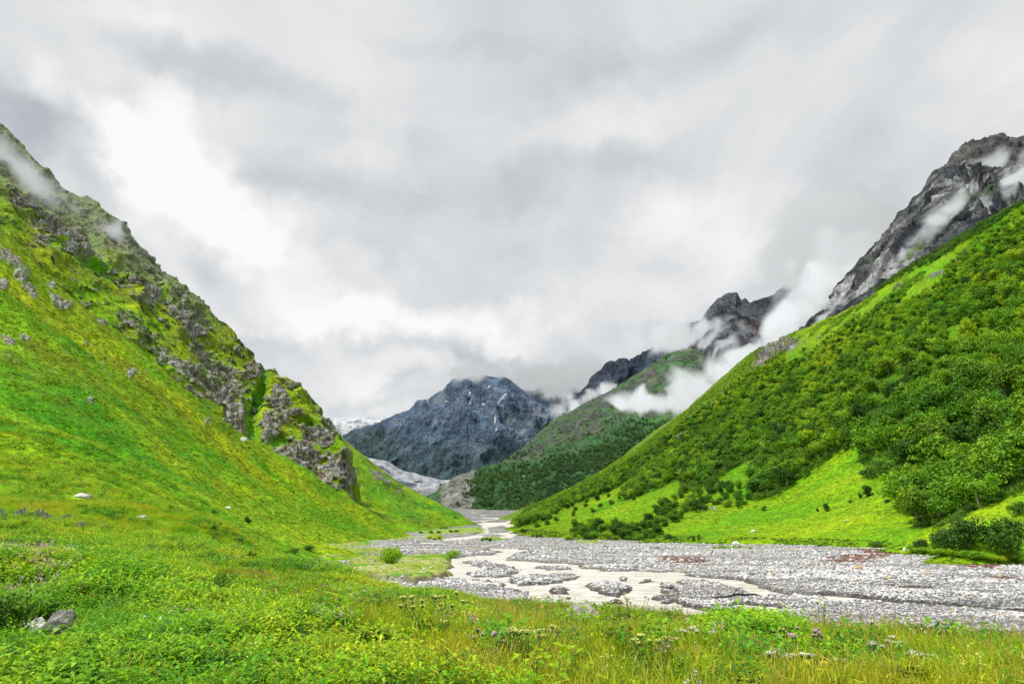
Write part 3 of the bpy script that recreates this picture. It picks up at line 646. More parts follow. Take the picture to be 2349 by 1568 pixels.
# ------------------------------------------------------------ generic lofted mountain
def mountain(name, label, rows, px0, px1, nu, nv, material, amp, freq, colour, jag=0.35, back=(0, 300, -200), stretch=(1, 1, 1), oct_=6, warpn=0.0, strata=None):
    pxs = np.linspace(px0, px1, nu); out = []
    for r in rows:
        r = np.array(r, float); out.append(P(pxs, np.interp(pxs, r[:, 0], r[:, 1]), np.interp(pxs, r[:, 0], r[:, 2])))
    last = out[-1]
    out.append(last + np.array(back) * 0.25); out.append(last + np.array(back))
    S = catmull(np.array(out), nv); px, py = to_px(S); N = grid_normals(S); N = N * np.where(N[..., 2:3] < 0, -1, 1)
    st = np.array(stretch)
    q_ = S * freq * st; q_ = q_ + fbm(q_ * 0.5, 3)[..., None] * warpn
    d = ridged(strata(S) * 0.6 if strata else q_, oct_, 0.55) * amp + fbm(S * freq * 0.35 + 7, 3) * amp * 0.9
    d = d - d.mean()
    t_ = np.linspace(0, 1, nv)[:, None]; k_ = (len(rows) - 1) / (len(rows) + 1)      # calmer towards the skyline
    d = d * (1 - (1 - jag) * sstep(k_ - 0.16, k_ - 0.01, t_))
    S2 = S + N * d[..., None]
    c_, rk = colour(S, px, py, N, d / amp)
    me = mesh_np(name, S2.reshape(-1, 3), grid_faces(nv, nu), material, fa={'col': c_.reshape(-1, 3), 'rock': rk.ravel()})
    return obj(name, me, kind='structure', label=label)

# green slope behind the spur, left of the river
def col_h3(S, px, py, N, d):
    c = mix(BRIGHT, OLIVE, np.clip(0.35 + fbm(S * 0.02 + 5, 4) * 0.9, 0, 1)); c = mix(c, (0.05, 0.24, 0.01), np.clip(fbm(S * 0.012 + 25, 3) * 1.1, 0, 0.8))
    cr = blobs(px, py, [(885, 1100, 18, 9, 45, .9), (912, 1122, 10, 6, 30, .9), (855, 1082, 12, 6, 40, .8), (865, 1090, 10, 14, 0, .7), (818, 1145, 12, 24, 0, .5)])
    dk = blobs(px, py, [(840, 1165, 60, 12, 38, .8), (900, 1110, 40, 20, 45, .6), (960, 1190, 40, 8, 35, .6), (820, 1195, 30, 8, 30, .5)])
    rk = sstep(0.3, 0.5, cr + fbm(S * 0.05, 4) * 0.4 - 0.05) * (cr > 0.1)
    c = mix(c, (0.03, 0.09, 0.01), np.clip(dk * sstep(-0.2, 0.3, fbm(S * 0.06 + 3, 4)), 0, 1)); c = mix(c, DARK, sstep(0.5, 0.62, fbm(S * 0.09 + 66, 4)) * 0.8)
    c = mix(c, DRY, sstep(0.2, 0.6, fbm(S * np.array([.05, .02, .05]) + 45, 3)) * 0.5)
    rk = rk * sstep(-.25, .1, fbm(S * .09 + 4, 4)); c = mix(c, mix(ROCKD, ROCK, sstep(-.3, .4, fbm(S * 0.1, 3))), rk)
    return c * (0.85 + 0.35 * np.clip(fbm(S * 0.2, 3), -.8, .8))[..., None], rk
mountain('far_left_slope', 'smooth green slope falling to the river behind the rocky spur',
 [[(700, 1235, 520), (950, 1224, 560), (1060, 1221, 640), (1100, 1217, 720), (1112, 1216, 740)],
  [(700, 1190, 560), (800, 1190, 600), (950, 1200, 650), (1060, 1211, 700), (1100, 1213, 730), (1112, 1216, 745)],
  [(700, 1080, 700), (800, 1110, 720), (870, 1140, 730), (950, 1170, 740), (1060, 1202, 740), (1100, 1210, 740), (1112, 1216, 750)],
  [(700, 940, 900), (787, 1008, 900), (842, 1049, 890), (871, 1075, 880), (926, 1112, 860), (988, 1145, 840), (1040, 1169, 810), (1069, 1187, 790), (1095, 1205, 770), (1112, 1216, 760)]],
 700, 1112, 420, 300, M_spur, 2.5, 0.02, col_h3, back=(0, 200, -90))

# mountain spur in the middle distance, right of the river
FOREST_M = [(1190, 1125, 130, 60, -12, 1.2), (1310, 1085, 160, 60, -22, 1.2), (1410, 1045, 110, 48, -35, 1.15), (1500, 1010, 80, 26, -30, .9), (1130, 1180, 70, 20, 10, 1.1)]
def col_M(S, px, py, N, d):
    rel = py - np.interp(px, [1000, 1128, 1289, 1406, 1548, 1700], [1148, 1071, 950, 892, 808, 740])
    g = fbm(S * 0.008 + 3, 5); g2 = fbm(S * 0.02 + 9, 5)
    c = mix((0.070, 0.115, 0.055), (0.048, 0.125, 0.045), sstep(-0.4, 0.5, g)); c = mix(c, (0.10, 0.115, 0.105), sstep(-0.05, 0.5, g2 + 0.3 * sstep(110, 20, rel) - .1) * .85)
    rk = sstep(0.0, 0.4, g2 + 0.4 * sstep(150, 20, rel) - 0.05)
    gr = blobs(px, py, [(1520, 970, 60, 22, -5, .9), (1460, 990, 40, 12, 0, .6), (1540, 860, 30, 10, -50, .25), (1440, 870, 30, 10, -35, .35), (1200, 1100, 30, 10, 0, .3)])
    c = mix(c, (0.05, 0.22, 0.025), np.clip(gr * (0.8 + 0.5 * g), 0, 1)); rk = rk * (1 - gr * 0.8)
    fo = blobs(px, py, FOREST_M)
    fm = sstep(0.25, 0.8, fo + fbm(S * 0.008 + 31, 5, .6) * 0.6)
    c = mix(c, (0.035, 0.10, 0.034), fm); rk = rk * (1 - fm)
    sc2 = blobs(px, py, [(1050, 1150, 40, 30, -30, 1.1), (1070, 1120, 30, 16, -40, .9), (1090, 1190, 14, 26, 0, .6)]); sm = sstep(0.3, 0.6, sc2 + fbm(S * 0.03 + 2, 4) * 0.4)
    c = mix(c, (0.24, 0.25, 0.22), sm * 0.9); rk = np.maximum(rk, sm)
    pat = blobs(px, py, [(1215, 1180, 26, 8, -30, 1.0), (1510, 995, 40, 10, 0, .3)]); c = mix(c, (0.08, 0.32, 0.02), sstep(.3, .6, pat))
    c = mix(c, (0.17, 0.14, 0.14), blobs(px, py, [(1490, 860, 16, 18, 30, .35), (1350, 1000, 30, 14, -30, .35)]))
    return c * (1 + 0.4 * np.clip(fbm(S * 0.05, 3), -.8, .8))[..., None], rk
mid = mountain('mid_mountain', 'grey green mountain shoulder right of the distant river with dark forest at its base',
 [[(985, 1180, 1750), (1091, 1205, 1600), (1200, 1200, 1560), (1300, 1190, 1600), (1700, 1120, 1700), (1900, 1050, 1700)],
  [(985, 1165, 1800), (1060, 1150, 1800), (1200, 1150, 1750), (1300, 1120, 1800), (1450, 1060, 1900), (1700, 1010, 2000), (1900, 1010, 2000)],
  [(985, 1158, 1850), (1087, 1115, 2000), (1200, 1085, 2100), (1300, 1030, 2200), (1450, 960, 2300), (1560, 930, 2350), (1700, 950, 2300), (1900, 985, 2300)],
  [(985, 1156, 1950), (1007, 1148, 2000), (1087, 1093, 2200), (1128, 1071, 2300), (1201, 1020, 2500), (1289, 950, 2600), (1333, 925, 2650), (1406, 892, 2700), (1494, 837, 2750), (1548, 808, 2800), (1585, 798, 2820), (1606, 803, 2820), (1630, 830, 2800), (1660, 870, 2750), (1700, 905, 2700), (1900, 960, 2600)]],
 985, 1900, 640, 420, M_far, 22, 0.0035, col_M, back=(100, 500, -300))

# big dark mountain in the centre
def col_P1(S, px, py, N, d):
    g = fbm(S * 0.0022 + 3, 5); g2 = fbm(S * np.array([0.008, 0.008, 0.003]) + 9, 5)
    c = mix((0.066, 0.105, 0.165), (0.105, 0.15, 0.215), sstep(-0.4, 0.5, g2)); c = mix(c, (0.13, 0.17, 0.225), sstep(0.25, 0.6, g2 + g * 0.4) * 0.6)  # blue tint in the rock colour stands in for distance haze
    low = sstep(960, 1080, py); c = mix(c, (0.035, 0.065, 0.055), np.clip(low * 0.6 + sstep(0.1, 0.6, g) * 0.4 * low, 0, 1))
    c = mix(c, (0.045, 0.075, 0.065), blobs(px, py, [(850, 1010, 60, 30, 0, .7), (1180, 960, 80, 20, 20, .4)]))
    sn = blobs(px, py, [(1079, 893, 4, 3, 0, 1.2), (1082, 912, 3, 8, 10, 1.1), (1112, 915, 7, 3, 20, 1.4), (1149, 917, 11, 3, -25, 1.4), (1023, 915, 5, 2, -30, 1.2), (985, 925, 4, 6, 20, 1.1), (1135, 965, 2, 12, 0, 1.2), (1138, 985, 3, 6, 0, 1.0), (1122, 885, 5, 2, -40, 1.1), (1045, 905, 5, 4, 40, .6), (1136, 1040, 3, 16, 10, .5), (1168, 950, 3, 8, 20, .4)])
    sn = sstep(0.55, 0.8, sn + fbm(S * 0.012, 3) * 0.35) * (sn > 0.08) * .75
    c = mix(c, (0.42, 0.45, 0.50), sn)
    sc3 = blobs(px, py, [(1050, 920, 14, 26, 20, .8), (1230, 960, 40, 10, 10, .4), (1075, 1010, 30, 10, 0, .35)]); c = mix(c, (0.14, 0.16, 0.18), sc3 * 0.6)
    c = c * (1.05 + 0.5 * np.clip(fbm(S * np.array([0.02, 0.02, 0.010]) + 5, 5, .6), -.8, .9))[..., None]
    return c, np.ones_like(px) * (1 - sn)
P1SIL = [(780, 1010), (787, 1004), (846, 978), (875, 976), (901, 961), (944, 947), (963, 921), (985, 916), (996, 903), (1014, 897), (1036, 872), (1051, 864), (1070, 867), (1100, 862), (1139, 866), (1168, 872), (1201, 897), (1230, 921), (1260, 943), (1330, 985), (1420, 1020)]
mountain('far_mountain', 'massive dark blue rocky mountain in the middle with its summit in the cloud',
 [[(780, 1080, 4000), (900, 1130, 3900), (1100, 1140, 3800), (1420, 1130, 3800)],
  [(780, 1050, 4150), (850, 1070, 4150), (915, 1104, 4100), (970, 1099, 4000), (1070, 1103, 3950), (1420, 1100, 4000)],
  [(780, 1030, 4350), (850, 1020, 4300), (950, 1020, 4250), (1070, 1000, 4200), (1250, 1010, 4300), (1420, 1060, 4400)],
  [(780, 1018, 4500), (850, 995, 4500), (950, 960, 4500), (1070, 910, 4500), (1250, 965, 4600), (1420, 1040, 4600)],
  [(a, b_, 4800) for a, b_ in P1SIL]],
 780, 1420, 560, 420, M_peak, 44, 0.0034, col_P1, back=(0, 900, -700), stretch=(1, 1, 0.38), oct_=6, warpn=0.35, jag=0.25)

# shoulder behind the big mountain, under the cloud
def col_dark(S, px, py, N, d):
    g2 = fbm(S * np.array([0.004, 0.004, 0.003]) + 9, 5)
    c = mix((0.035, 0.052, 0.08), (0.075, 0.095, 0.13), sstep(-0.4, 0.5, g2)); c = c * (1 + 0.5 * np.clip(fbm(S * 0.015 + 5, 5), -.9, .9))[..., None]  # bluish rock colour carries the haze of the far ridges
    return c, np.ones_like(px)
mountain('distant_ridge', 'dark ridge half hidden by cloud beside the central mountain',
 [[(1180, 1020, 5200), (1480, 1020, 5200)], [(1180, 950, 5500), (1480, 960, 5500)], [(1180, 880, 5800), (1260, 885, 5800), (1330, 893, 5800), (1400, 870, 5800), (1480, 850, 5800)]],
 1180, 1480, 200, 120, M_peak, 40, 0.004, col_dark, back=(0, 900, -700))

# glacier
def col_ice(S, px, py, N, d):
    n_ = fbm(S * np.array([0.006, 0.006, 0.02]) + 2, 5)
    c = mix((0.50, 0.53, 0.56), (0.24, 0.27, 0.31), sstep(0.0, 0.5, n_)); dk = sstep(0.0, 0.4, fbm(S * 0.003 + 12, 4) + 0.5 * blobs(px, py, [(770, 990, 30, 14, 30, 1.0), (700, 960, 40, 30, 0, 1)]) - 0.15)
    c = mix(c, (0.10, 0.13, 0.18), dk * 0.7); return c, 0.6 * np.ones_like(px)
mountain('glacier', 'pale cracked glacier lying behind the mountain on the left',
 [[(660, 1060, 6000), (1000, 1040, 6000)], [(660, 1000, 6400), (800, 1000, 6400), (1000, 990, 6400)], [(660, 950, 6900), (720, 955, 6900), (745, 957, 6900), (813, 959, 6900), (871, 957, 6900), (910, 953, 6900), (944, 946, 6900), (1000, 940, 6900)]],
 660, 1000, 300, 160, M_peak, 20, 0.010, col_ice, back=(0, 900, -300))

# moraine at the foot of the mountain
def col_mor(S, px, py, N, d):
    st = fbm(S * np.array([0.03, 0.006, 0.006]) + 2, 5)
    c = mix((0.23, 0.25, 0.28), (0.37, 0.395, 0.43), sstep(-0.4, 0.4, st)); dk = blobs(px, py, [(930, 1110, 26, 8, 10, 1.1), (880, 1075, 20, 5, 25, .6), (985, 1092, 30, 4, 8, .8), (960, 1104, 10, 5, 0, .8)])
    c = mix(c, (0.08, 0.10, 0.12), sstep(.3, .6, dk + fbm(S * .01, 3) * .3)); low = sstep(1118, 1128, py)
    c = mix(c, (0.20, 0.21, 0.22), low * 0.8); return c * (1 + 0.25 * np.clip(fbm(S * 0.04, 3), -.8, .8))[..., None], 0.35 + 0.4 * low
mountain('moraine', 'pale grey moraine slope at the foot of the distant mountain',
 [[(820, 1230, 1900), (1110, 1215, 1600)], [(820, 1160, 2600), (1000, 1152, 2300), (1110, 1160, 2300)], [(820, 1110, 3000), (930, 1125, 3000), (985, 1130, 3000), (1110, 1125, 3000)], [(820, 1040, 3600), (846, 1053, 3600), (886, 1058, 3600), (905, 1070, 3600), (922, 1080, 3600), (966, 1090, 3600), (1010, 1101, 3600), (1069, 1101, 3600), (1110, 1104, 3600)]],
 820, 1110, 320, 220, M_far, 7, 0.012, col_mor, back=(0, 400, -60))

# jagged ridges right of centre
def jagged(S, px, py):
    return 0
mountain('jagged_ridge', 'jagged dark ridge rising into the cloud right of centre',
 [[(1310, 1000, 3300), (1700, 1000, 3300)], [(1310, 930, 3500), (1400, 900, 3500), (1700, 850, 3500)], [(1310, 915, 3700), (1351, 885, 3700), (1362, 866, 3700), (1380, 850, 3700), (1391, 831, 3700), (1403, 828, 3700), (1414, 832, 3700), (1420, 826, 3700), (1434, 826, 3700), (1440, 833, 3700), (1470, 813, 3700), (1486, 804, 3700), (1520, 785, 3700), (1580, 745, 3700), (1700, 700, 3700)]],
 1310, 1700, 320, 200, M_peak, 26, 0.008, col_dark, back=(0, 600, -500), stretch=(1, 1, .6))
def col_P4(S, px, py, N, d):
    g2 = fbm(S * np.array([0.008, 0.008, 0.005]) + 9, 5)
    c = mix((0.04, 0.05, 0.065), (0.10, 0.11, 0.13), sstep(-0.4, 0.5, g2)); c = mix(c, (0.13, 0.10, 0.11), blobs(px, py, [(1740, 745, 30, 16, 40, .8), (1720, 790, 30, 12, 0, .7)]))
    gr = sstep(790, 860, py) * (1 - sstep(1720, 1800, px) * 0); c = mix(c, (0.05, 0.09, 0.03), gr * np.clip(0.6 + fbm(S * 0.01 + 3, 4), 0, 1))
    return c * (1 + 0.5 * np.clip(fbm(S * 0.03 + 5, 5), -.9, .9))[..., None], np.ones_like(px) * (1 - gr * .5)
P4SIL = [(1460, 900), (1540, 790), (1575, 745), (1580, 741), (1598, 737), (1610, 735), (1628, 712), (1646, 684), (1668, 674), (1690, 671), (1695, 682), (1701, 690), (1708, 684), (1713, 686), (1720, 694), (1734, 690), (1750, 682), (1774, 676), (1800, 655), (1826, 629), (1855, 596), (1885, 563), (1915, 556), (1940, 590), (1990, 660), (2040, 720)]
mountain('rocky_peak', 'dark rocky peak with a blocky summit wrapped in cloud on the right',
 [[(1460, 980, 2900), (1560, 960, 2900), (2040, 960, 2900)], [(1460, 960, 2950), (1560, 880, 2950), (1700, 860, 2950), (2040, 830, 2950)], [(1460, 940, 3000), (1560, 800, 3050), (1646, 765, 3050), (1750, 755, 3100), (1850, 710, 3150), (2040, 740, 3150)], [(a, b_, 3300 if a < 1780 else 3300 + (a - 1780)) for a, b_ in P4SIL]],
 1460, 2040, 500, 300, M_peak, 24, 0.007, col_P4, back=(0, 600, -500), stretch=(1, 1, .6))

# slab rock wall high on the right
def wall_coord(S):
    a = math.radians(44); w_ = -S[..., 0] * math.sin(a) + S[..., 2] * math.cos(a); l_ = S[..., 0] * math.cos(a) + S[..., 2] * math.sin(a)
    w_ = w_ + fbm(S * 0.006, 3) * 25
    return np.stack([w_ * 0.085, l_ * 0.010, S[..., 1] * 0.01], -1)
def col_W(S, px, py, N, d):
    # strata run up to the right, contrast deepened into painted shadow streaks
    st = fbm(wall_coord(S), 6, 0.6)
    c = mix((0.030, 0.034, 0.042), (0.135, 0.14, 0.15), sstep(-0.3, 0.3, st)); c = mix(c, (0.38, 0.39, 0.41), sstep(0.25, 0.55, st) * 0.8)
    gr = blobs(px, py, [(2100, 580, 50, 10, -30, 1.0), (2230, 450, 60, 14, -20, .8), (2150, 520, 40, 10, -40, .5), (2000, 640, 50, 8, -45, .5), (2300, 450, 50, 14, 10, .6), (1990, 600, 30, 8, -50, .4)])
    gm = np.clip(gr * 1.1 + fbm(S * 0.02 + 4, 4) * 0.5 - 0.1, 0, 1); c = mix(c, (0.08, 0.14, 0.03), gm * 0.8)
    c = mix(c, (0.03, 0.045, 0.065), blobs(px, py, [(2290, 470, 50, 30, 10, .9), (2220, 540, 60, 16, -30, .6), (2180, 400, 30, 20, -30, .4)]) * 0.8)
    c = mix(c, (0.45, 0.40, 0.32), sstep(.4, .7, blobs(px, py, [(2269, 468, 8, 7, 0, 1.2), (2270, 492, 4, 12, 0, .7)])))
    return c * (1 + 0.4 * np.clip(fbm(S * 0.06 + 5, 4), -.9, .9))[..., None], np.ones_like(px) * (1 - gm * 0.5)
WSIL = [(1820, 775), (1849, 746), (1880, 715), (1910, 680), (1917, 661), (1940, 640), (1965, 614), (2001, 566), (2035, 525), (2067, 482), (2093, 453), (2110, 435), (2126, 416), (2145, 395), (2163, 380), (2185, 378), (2200, 377), (2210, 372), (2218, 383), (2226, 382), (2243, 376), (2260, 382), (2275, 392), (2310, 385), (2349, 380), (2500, 330)]
mountain('rock_wall', 'steep grey slab cliff above the wooded hillside on the right',
 [[(1820, 880, 900), (2035, 760, 760), (2349, 600, 640), (2500, 500, 600)], [(1820, 830, 1000), (2035, 690, 880), (2349, 520, 780), (2500, 440, 720)], [(1820, 800, 1150), (1917, 710, 1120), (2035, 610, 1080), (2200, 480, 1020), (2349, 450, 980), (2500, 390, 960)], [(a, b_, 1300) for a, b_ in WSIL]],
 1820, 2500, 620, 420, M_wall, 15, 0.010, col_W, back=(100, 500, -300), oct_=6, strata=wall_coord, jag=0.5)
def col_W2(S, px, py, N, d):
    g2 = fbm(S * 0.012 + 9, 5); c = mix((0.05, 0.05, 0.055), (0.12, 0.12, 0.12), sstep(-0.4, 0.5, g2)); return c * (1 + 0.4 * np.clip(fbm(S * 0.04 + 5, 4), -.9, .9))[..., None], np.ones_like(px)
mountain('high_peak', 'dark craggy peak half veiled by cloud in the upper right corner',
 [[(2150, 470, 1650), (2560, 470, 1650)], [(2150, 420, 1800), (2300, 370, 1800), (2560, 380, 1800)], [(2150, 400, 1950), (2177, 376, 1950), (2190, 355, 1950), (2207, 340, 1950), (2225, 333, 1950), (2250, 327, 1950), (2265, 325, 1950), (2280, 322, 1950), (2294, 315, 1950), (2302, 322, 1950), (2320, 326, 1950), (2328, 345, 1950), (2338, 362, 1950), (2400, 360, 1950), (2560, 300, 1950)]],
 2150, 2560, 320, 160, M_wall, 16, 0.014, col_W2, back=(0, 500, -300), jag=0.6)
mountain('distant_peak', 'faint grey peak at the right edge behind the craggy one',
 [[(2290, 420, 2300), (2700, 420, 2300)], [(2290, 340, 2500), (2325, 320, 2500), (2349, 312, 2500), (2420, 300, 2500), (2700, 330, 2500)]],
 2290, 2700, 120, 60, M_wall, 12, 0.010, col_W2, back=(0, 500, -300))

lap('sheet to the horizon')
# ground sheet to the horizon
me = mesh_np('ground', np.array([(-9000, -3000, -6), (9000, -3000, -6), (9000, 12000, -6), (-9000, 12000, -6)], float), np.array([[0, 1, 2, 3]]), M_gravel,
             fa={'col': np.tile((0.15, 0.2, 0.06), (4, 1)), 'rock': np.zeros(4)})
obj('valley_ground', me, kind='structure', label='ground under the whole valley')
lap('plants')
# ------------------------------------------------------------ leaf and stone materials
def leaf_material(name, cols, trans=0.3, spread=0.35, patch=None, rough=0.6):
    """cols: list of linear colours picked per plant; every leaf varies a little"""
    m, t, b = mat(name)
    oi = t.n('ShaderNodeObjectInfo'); isl = t.n('ShaderNodeNewGeometry').outputs['Random Per Island']
    r = oi.outputs['Random']
    if patch:
        pn_ = t.noise(t.pos(), patch, 3, 0.5).outputs[0]; r = t.m('ADD', t.m('MULTIPLY', r, 0.45), t.rng(pn_, 0.35, 0.65, 0.0, 0.55))
    k = len(cols); c = t.ramp(r, [((i + 0.5) / k, cols[i]) for i in range(k)])
    v = t.rng(isl, 0, 1, 1 - spread, 1 + spread)
    cc = t.vm('SCALE', c); t.t.links.new(v, cc.node.inputs['Scale'])
    hs = t.mixc(t.rng(isl, 0.0, 1.0, 0.0, 0.35), cc, t.vm('MULTIPLY', cc, (1.5, 1.05, 0.9)))
    setb(t, b, Base__Color=hs, Roughness=rough, Specular__IOR__Level=0.25)
    tr = t.n('ShaderNodeBsdfTranslucent'); t.t.links.new(t.vm('MULTIPLY', hs, (1.25, 1.15, 0.6)), tr.inputs[0])
    mx = t.n('ShaderNodeMixShader', None, _0=trans); t.t.links.new(b.outputs[0], mx.inputs[1]); t.t.links.new(tr.outputs[0], mx.inputs[2])
    t.t.links.new(mx.outputs[0], m.node_tree.nodes['Material Output'].inputs[0])
    return m
def flat_material(name, col, var=0.25, rough=0.8, scale=8.0, bump=0.0, bdist=0.05):
    m, t, b = mat(name); oi = t.n('ShaderNodeObjectInfo').outputs['Random']
    p = t.n('ShaderNodeTexCoord').outputs['Object']; n_ = t.noise(p, scale, 6, 0.65).outputs[0]
    v = t.m('MULTIPLY', t.rng(n_, 0.3, 0.7, 1 - var * 1.3, 1 + var), t.rng(oi, 0, 1, 1 - var * .6, 1 + var * .6))
    c = t.vm('SCALE', t.vm('ADD', (0, 0, 0), col)) ; t.t.links.new(v, c.node.inputs['Scale'])
    setb(t, b, Base__Color=c, Roughness=rough, Specular__IOR__Level=0.2)
    if bump: setb(t, b, Normal=t.bump(n_, bump, bdist))
    return m
M_herb = leaf_material('herb_leaf', [(0.09, 0.33, 0.008), (0.18, 0.45, 0.009), (0.30, 0.52, 0.010), (0.44, 0.54, 0.014)], 0.38, 0.35, 0.25)
M_herbd = leaf_material('dark_herb_leaf', [(0.035, 0.16, 0.012), (0.07, 0.25, 0.012), (0.10, 0.32, 0.012)], 0.3, 0.35)
M_grass = leaf_material('grass_blade', [(0.18, 0.44, 0.012), (0.30, 0.52, 0.014), (0.42, 0.54, 0.022), (0.44, 0.48, 0.04)], 0.35, 0.35, 0.18)
M_seed = leaf_material('grass_seed_head', [(0.42, 0.42, 0.07), (0.58, 0.52, 0.14), (0.36, 0.26, 0.07)], 0.2, 0.4)
M_fern = leaf_material('fern_leaf', [(0.06, 0.19, 0.012), (0.11, 0.27, 0.014), (0.20, 0.30, 0.02)], 0.3, 0.3)
M_brown = leaf_material('brown_leaf', [(0.14, 0.17, 0.03), (0.20, 0.15, 0.035)], 0.2, 0.4)
M_tuft = leaf_material('slope_tuft', [(0.09, 0.30, 0.005), (0.19, 0.42, 0.005), (0.34, 0.46, 0.008), (0.15, 0.25, 0.010)], 0.25, 0.3, 0.03)
M_tree = leaf_material('birch_leaf', [(0.085, 0.25, 0.014), (0.15, 0.37, 0.014), (0.26, 0.50, 0.015), (0.42, 0.58, 0.018)], 0.3, 0.35, 0.02)
M_treem = leaf_material('olive_tree_leaf', [(0.05, 0.17, 0.010), (0.09, 0.26, 0.010), (0.15, 0.35, 0.011), (0.23, 0.40, 0.012)], 0.2, 0.35, 0.03)
M_treed = leaf_material('dark_tree_leaf', [(0.035, 0.115, 0.010), (0.065, 0.18, 0.010), (0.11, 0.24, 0.012)], 0.2, 0.35)
M_treef = leaf_material('far_tree_leaf', [(0.035, 0.105, 0.038), (0.055, 0.14, 0.042), (0.085, 0.18, 0.045)], 0.2, 0.3, 0.006)
M_bark = flat_material('pale_bark', (0.36, 0.33, 0.27), 0.4); M_stem = flat_material('green_stem', (0.16, 0.26, 0.05), 0.3)
M_pink = flat_material('pink_petal', (0.78, 0.52, 0.62), 0.3); M_white = flat_material('white_petal', (0.80, 0.80, 0.70), 0.15)
M_yumb = flat_material('yellow_green_umbel', (0.62, 0.64, 0.16), 0.25); M_yel = flat_material('yellow_petal', (0.85, 0.70, 0.02), 0.2); M_blue = flat_material('violet_petal', (0.26, 0.24, 0.55), 0.3)
M_lav = flat_material('grey_violet_spike', (0.22, 0.21, 0.27), 0.3)
M_boulder = flat_material('grey_boulder', (0.34, 0.33, 0.31), 0.6, 0.9, 3.0, 0.9, 0.12); M_pale = flat_material('pale_boulder', (0.62, 0.61, 0.57), 0.4, 0.9, 4.0, 0.8, 0.08)
M_wood = flat_material('wet_driftwood', (0.07, 0.055, 0.05), 0.4, 0.8, 6.0, 0.6, 0.05)
def stone_material():
    m, t, b = mat('river_stone'); r = t.n('ShaderNodeObjectInfo').outputs['Random']
    c = t.ramp(r, [(0.0, (0.12, 0.125, 0.135)), (0.13, (0.28, 0.29, 0.30)), (0.33, (0.42, 0.43, 0.44)), (0.6, (0.60, 0.60, 0.61)), (0.9, (0.82, 0.82, 0.82)), (0.965, (0.74, 0.70, 0.60)), (0.985, (0.62, 0.42, 0.18))])
    p = t.n('ShaderNodeTexCoord').outputs['Object']; n_ = t.noise(p, 2.5, 4, 0.6).outputs[0]
    bd_ = t.noise(t.n('ShaderNodeMapping', None, _0=t.pos(), Scale=(.035, .10, 1)).outputs[0], 1.0, 4, 0.6).outputs[0]
    cc = t.vm('SCALE', c); t.t.links.new(t.m('MULTIPLY', t.rng(bd_, 0.36, 0.6, 0.62, 1.08), t.rng(n_, 0.3, 0.7, 0.75, 1.2)), cc.node.inputs['Scale'])
    setb(t, b, Base__Color=cc, Roughness=0.75, Specular__IOR__Level=0.25); return m
M_stone = stone_material()

# ------------------------------------------------------------ mesh pieces
class MB:
    def __init__(s): s.V = []; s.F = []; s.M = []; s.n = 0
    def add(s, V, Fq, mi=0):
        V = np.asarray(V, float); Fq = np.asarray(Fq, int)
        s.V.append(V); s.F.append(Fq + s.n); s.M.append(np.full(len(Fq), mi)); s.n += len(V)
    def mesh(s, name, mats, smooth=False):
        return mesh_np(name, np.concatenate(s.V), np.concatenate(s.F), mats, smooth=smooth, matidx=np.concatenate(s.M))
def leaves(mb, base, dirv, L, W, droop, mi=0, fold=0.25):
    """many folded drooping leaves at once: base (n,3), dirv (n,3)"""
    n = len(base); d = dirv / np.linalg.norm(dirv, axis=1)[:, None]
    side = np.cross(d, np.array([0, 0, 1.0])) + 1e-6; side /= np.linalg.norm(side, axis=1)[:, None]
    upv = np.cross(side, d)
    L = np.broadcast_to(L, n)[:, None]; W = np.broadcast_to(W, n)[:, None]; droop = np.broadcast_to(droop, n)[:, None]
    mid = base + d * L * 0.5 + np.array([0, 0, 1]) * 0 - upv * 0
    tip = base + d * L - np.array([0, 0, 1.0]) * L * droop
    lft = mid + side * W * .5 - np.array([0, 0, 1.0]) * L * droop * .2; rgt = mid - side * W * .5 - np.array([0, 0, 1.0]) * L * droop * .2
    cen = mid - upv * W * fold
    V = np.stack([base, lft, tip, rgt, cen], 1).reshape(-1, 3); o = np.arange(n)[:, None] * 5
    mb.add(V, np.concatenate([o + np.array([0, 1, 2, 4]), o + np.array([0, 4, 2, 3])]), mi)
def blades(mb, base, tip, width, mi=0):
    n = len(base); d = tip - base; side = np.cross(d, rng.normal(size=(n, 3))); side /= np.linalg.norm(side, axis=1)[:, None]
    w_ = np.broadcast_to(width, n)[:, None] * .5
    mid = (base + tip) * .5 + np.array([0, 0, 1.0]) * np.linalg.norm(d[:, :2], axis=1)[:, None] * .35
    V = np.stack([base - side * w_, base + side * w_, mid + side * w_ * .8, mid - side * w_ * .8, tip + side * w_ * .15, tip - side * w_ * .15], 1).reshape(-1, 3)
    o = np.arange(n)[:, None] * 6; mb.add(V, np.concatenate([o + np.array([0, 1, 2, 3]), o + np.array([3, 2, 4, 5])]), mi)
def tube(mb, pts, rad, k=6, mi=0):
    pts = np.asarray(pts, float); n = len(pts); rad = np.broadcast_to(rad, n); V = []
    for i in range(n):
        d = pts[min(i + 1, n - 1)] - pts[max(i - 1, 0)]; d /= np.linalg.norm(d) + 1e-9
        a = np.cross(d, [0.3, 0.9, 0.2]); a /= np.linalg.norm(a); b_ = np.cross(d, a)
        th = np.arange(k) / k * 2 * np.pi; V.append(pts[i] + rad[i] * (np.cos(th)[:, None] * a + np.sin(th)[:, None] * b_))
    V = np.concatenate(V); Fq = [[i * k + j, i * k + (j + 1) % k, (i + 1) * k + (j + 1) % k, (i + 1) * k + j] for i in range(n - 1) for j in range(k)]
    mb.add(V, Fq, mi)
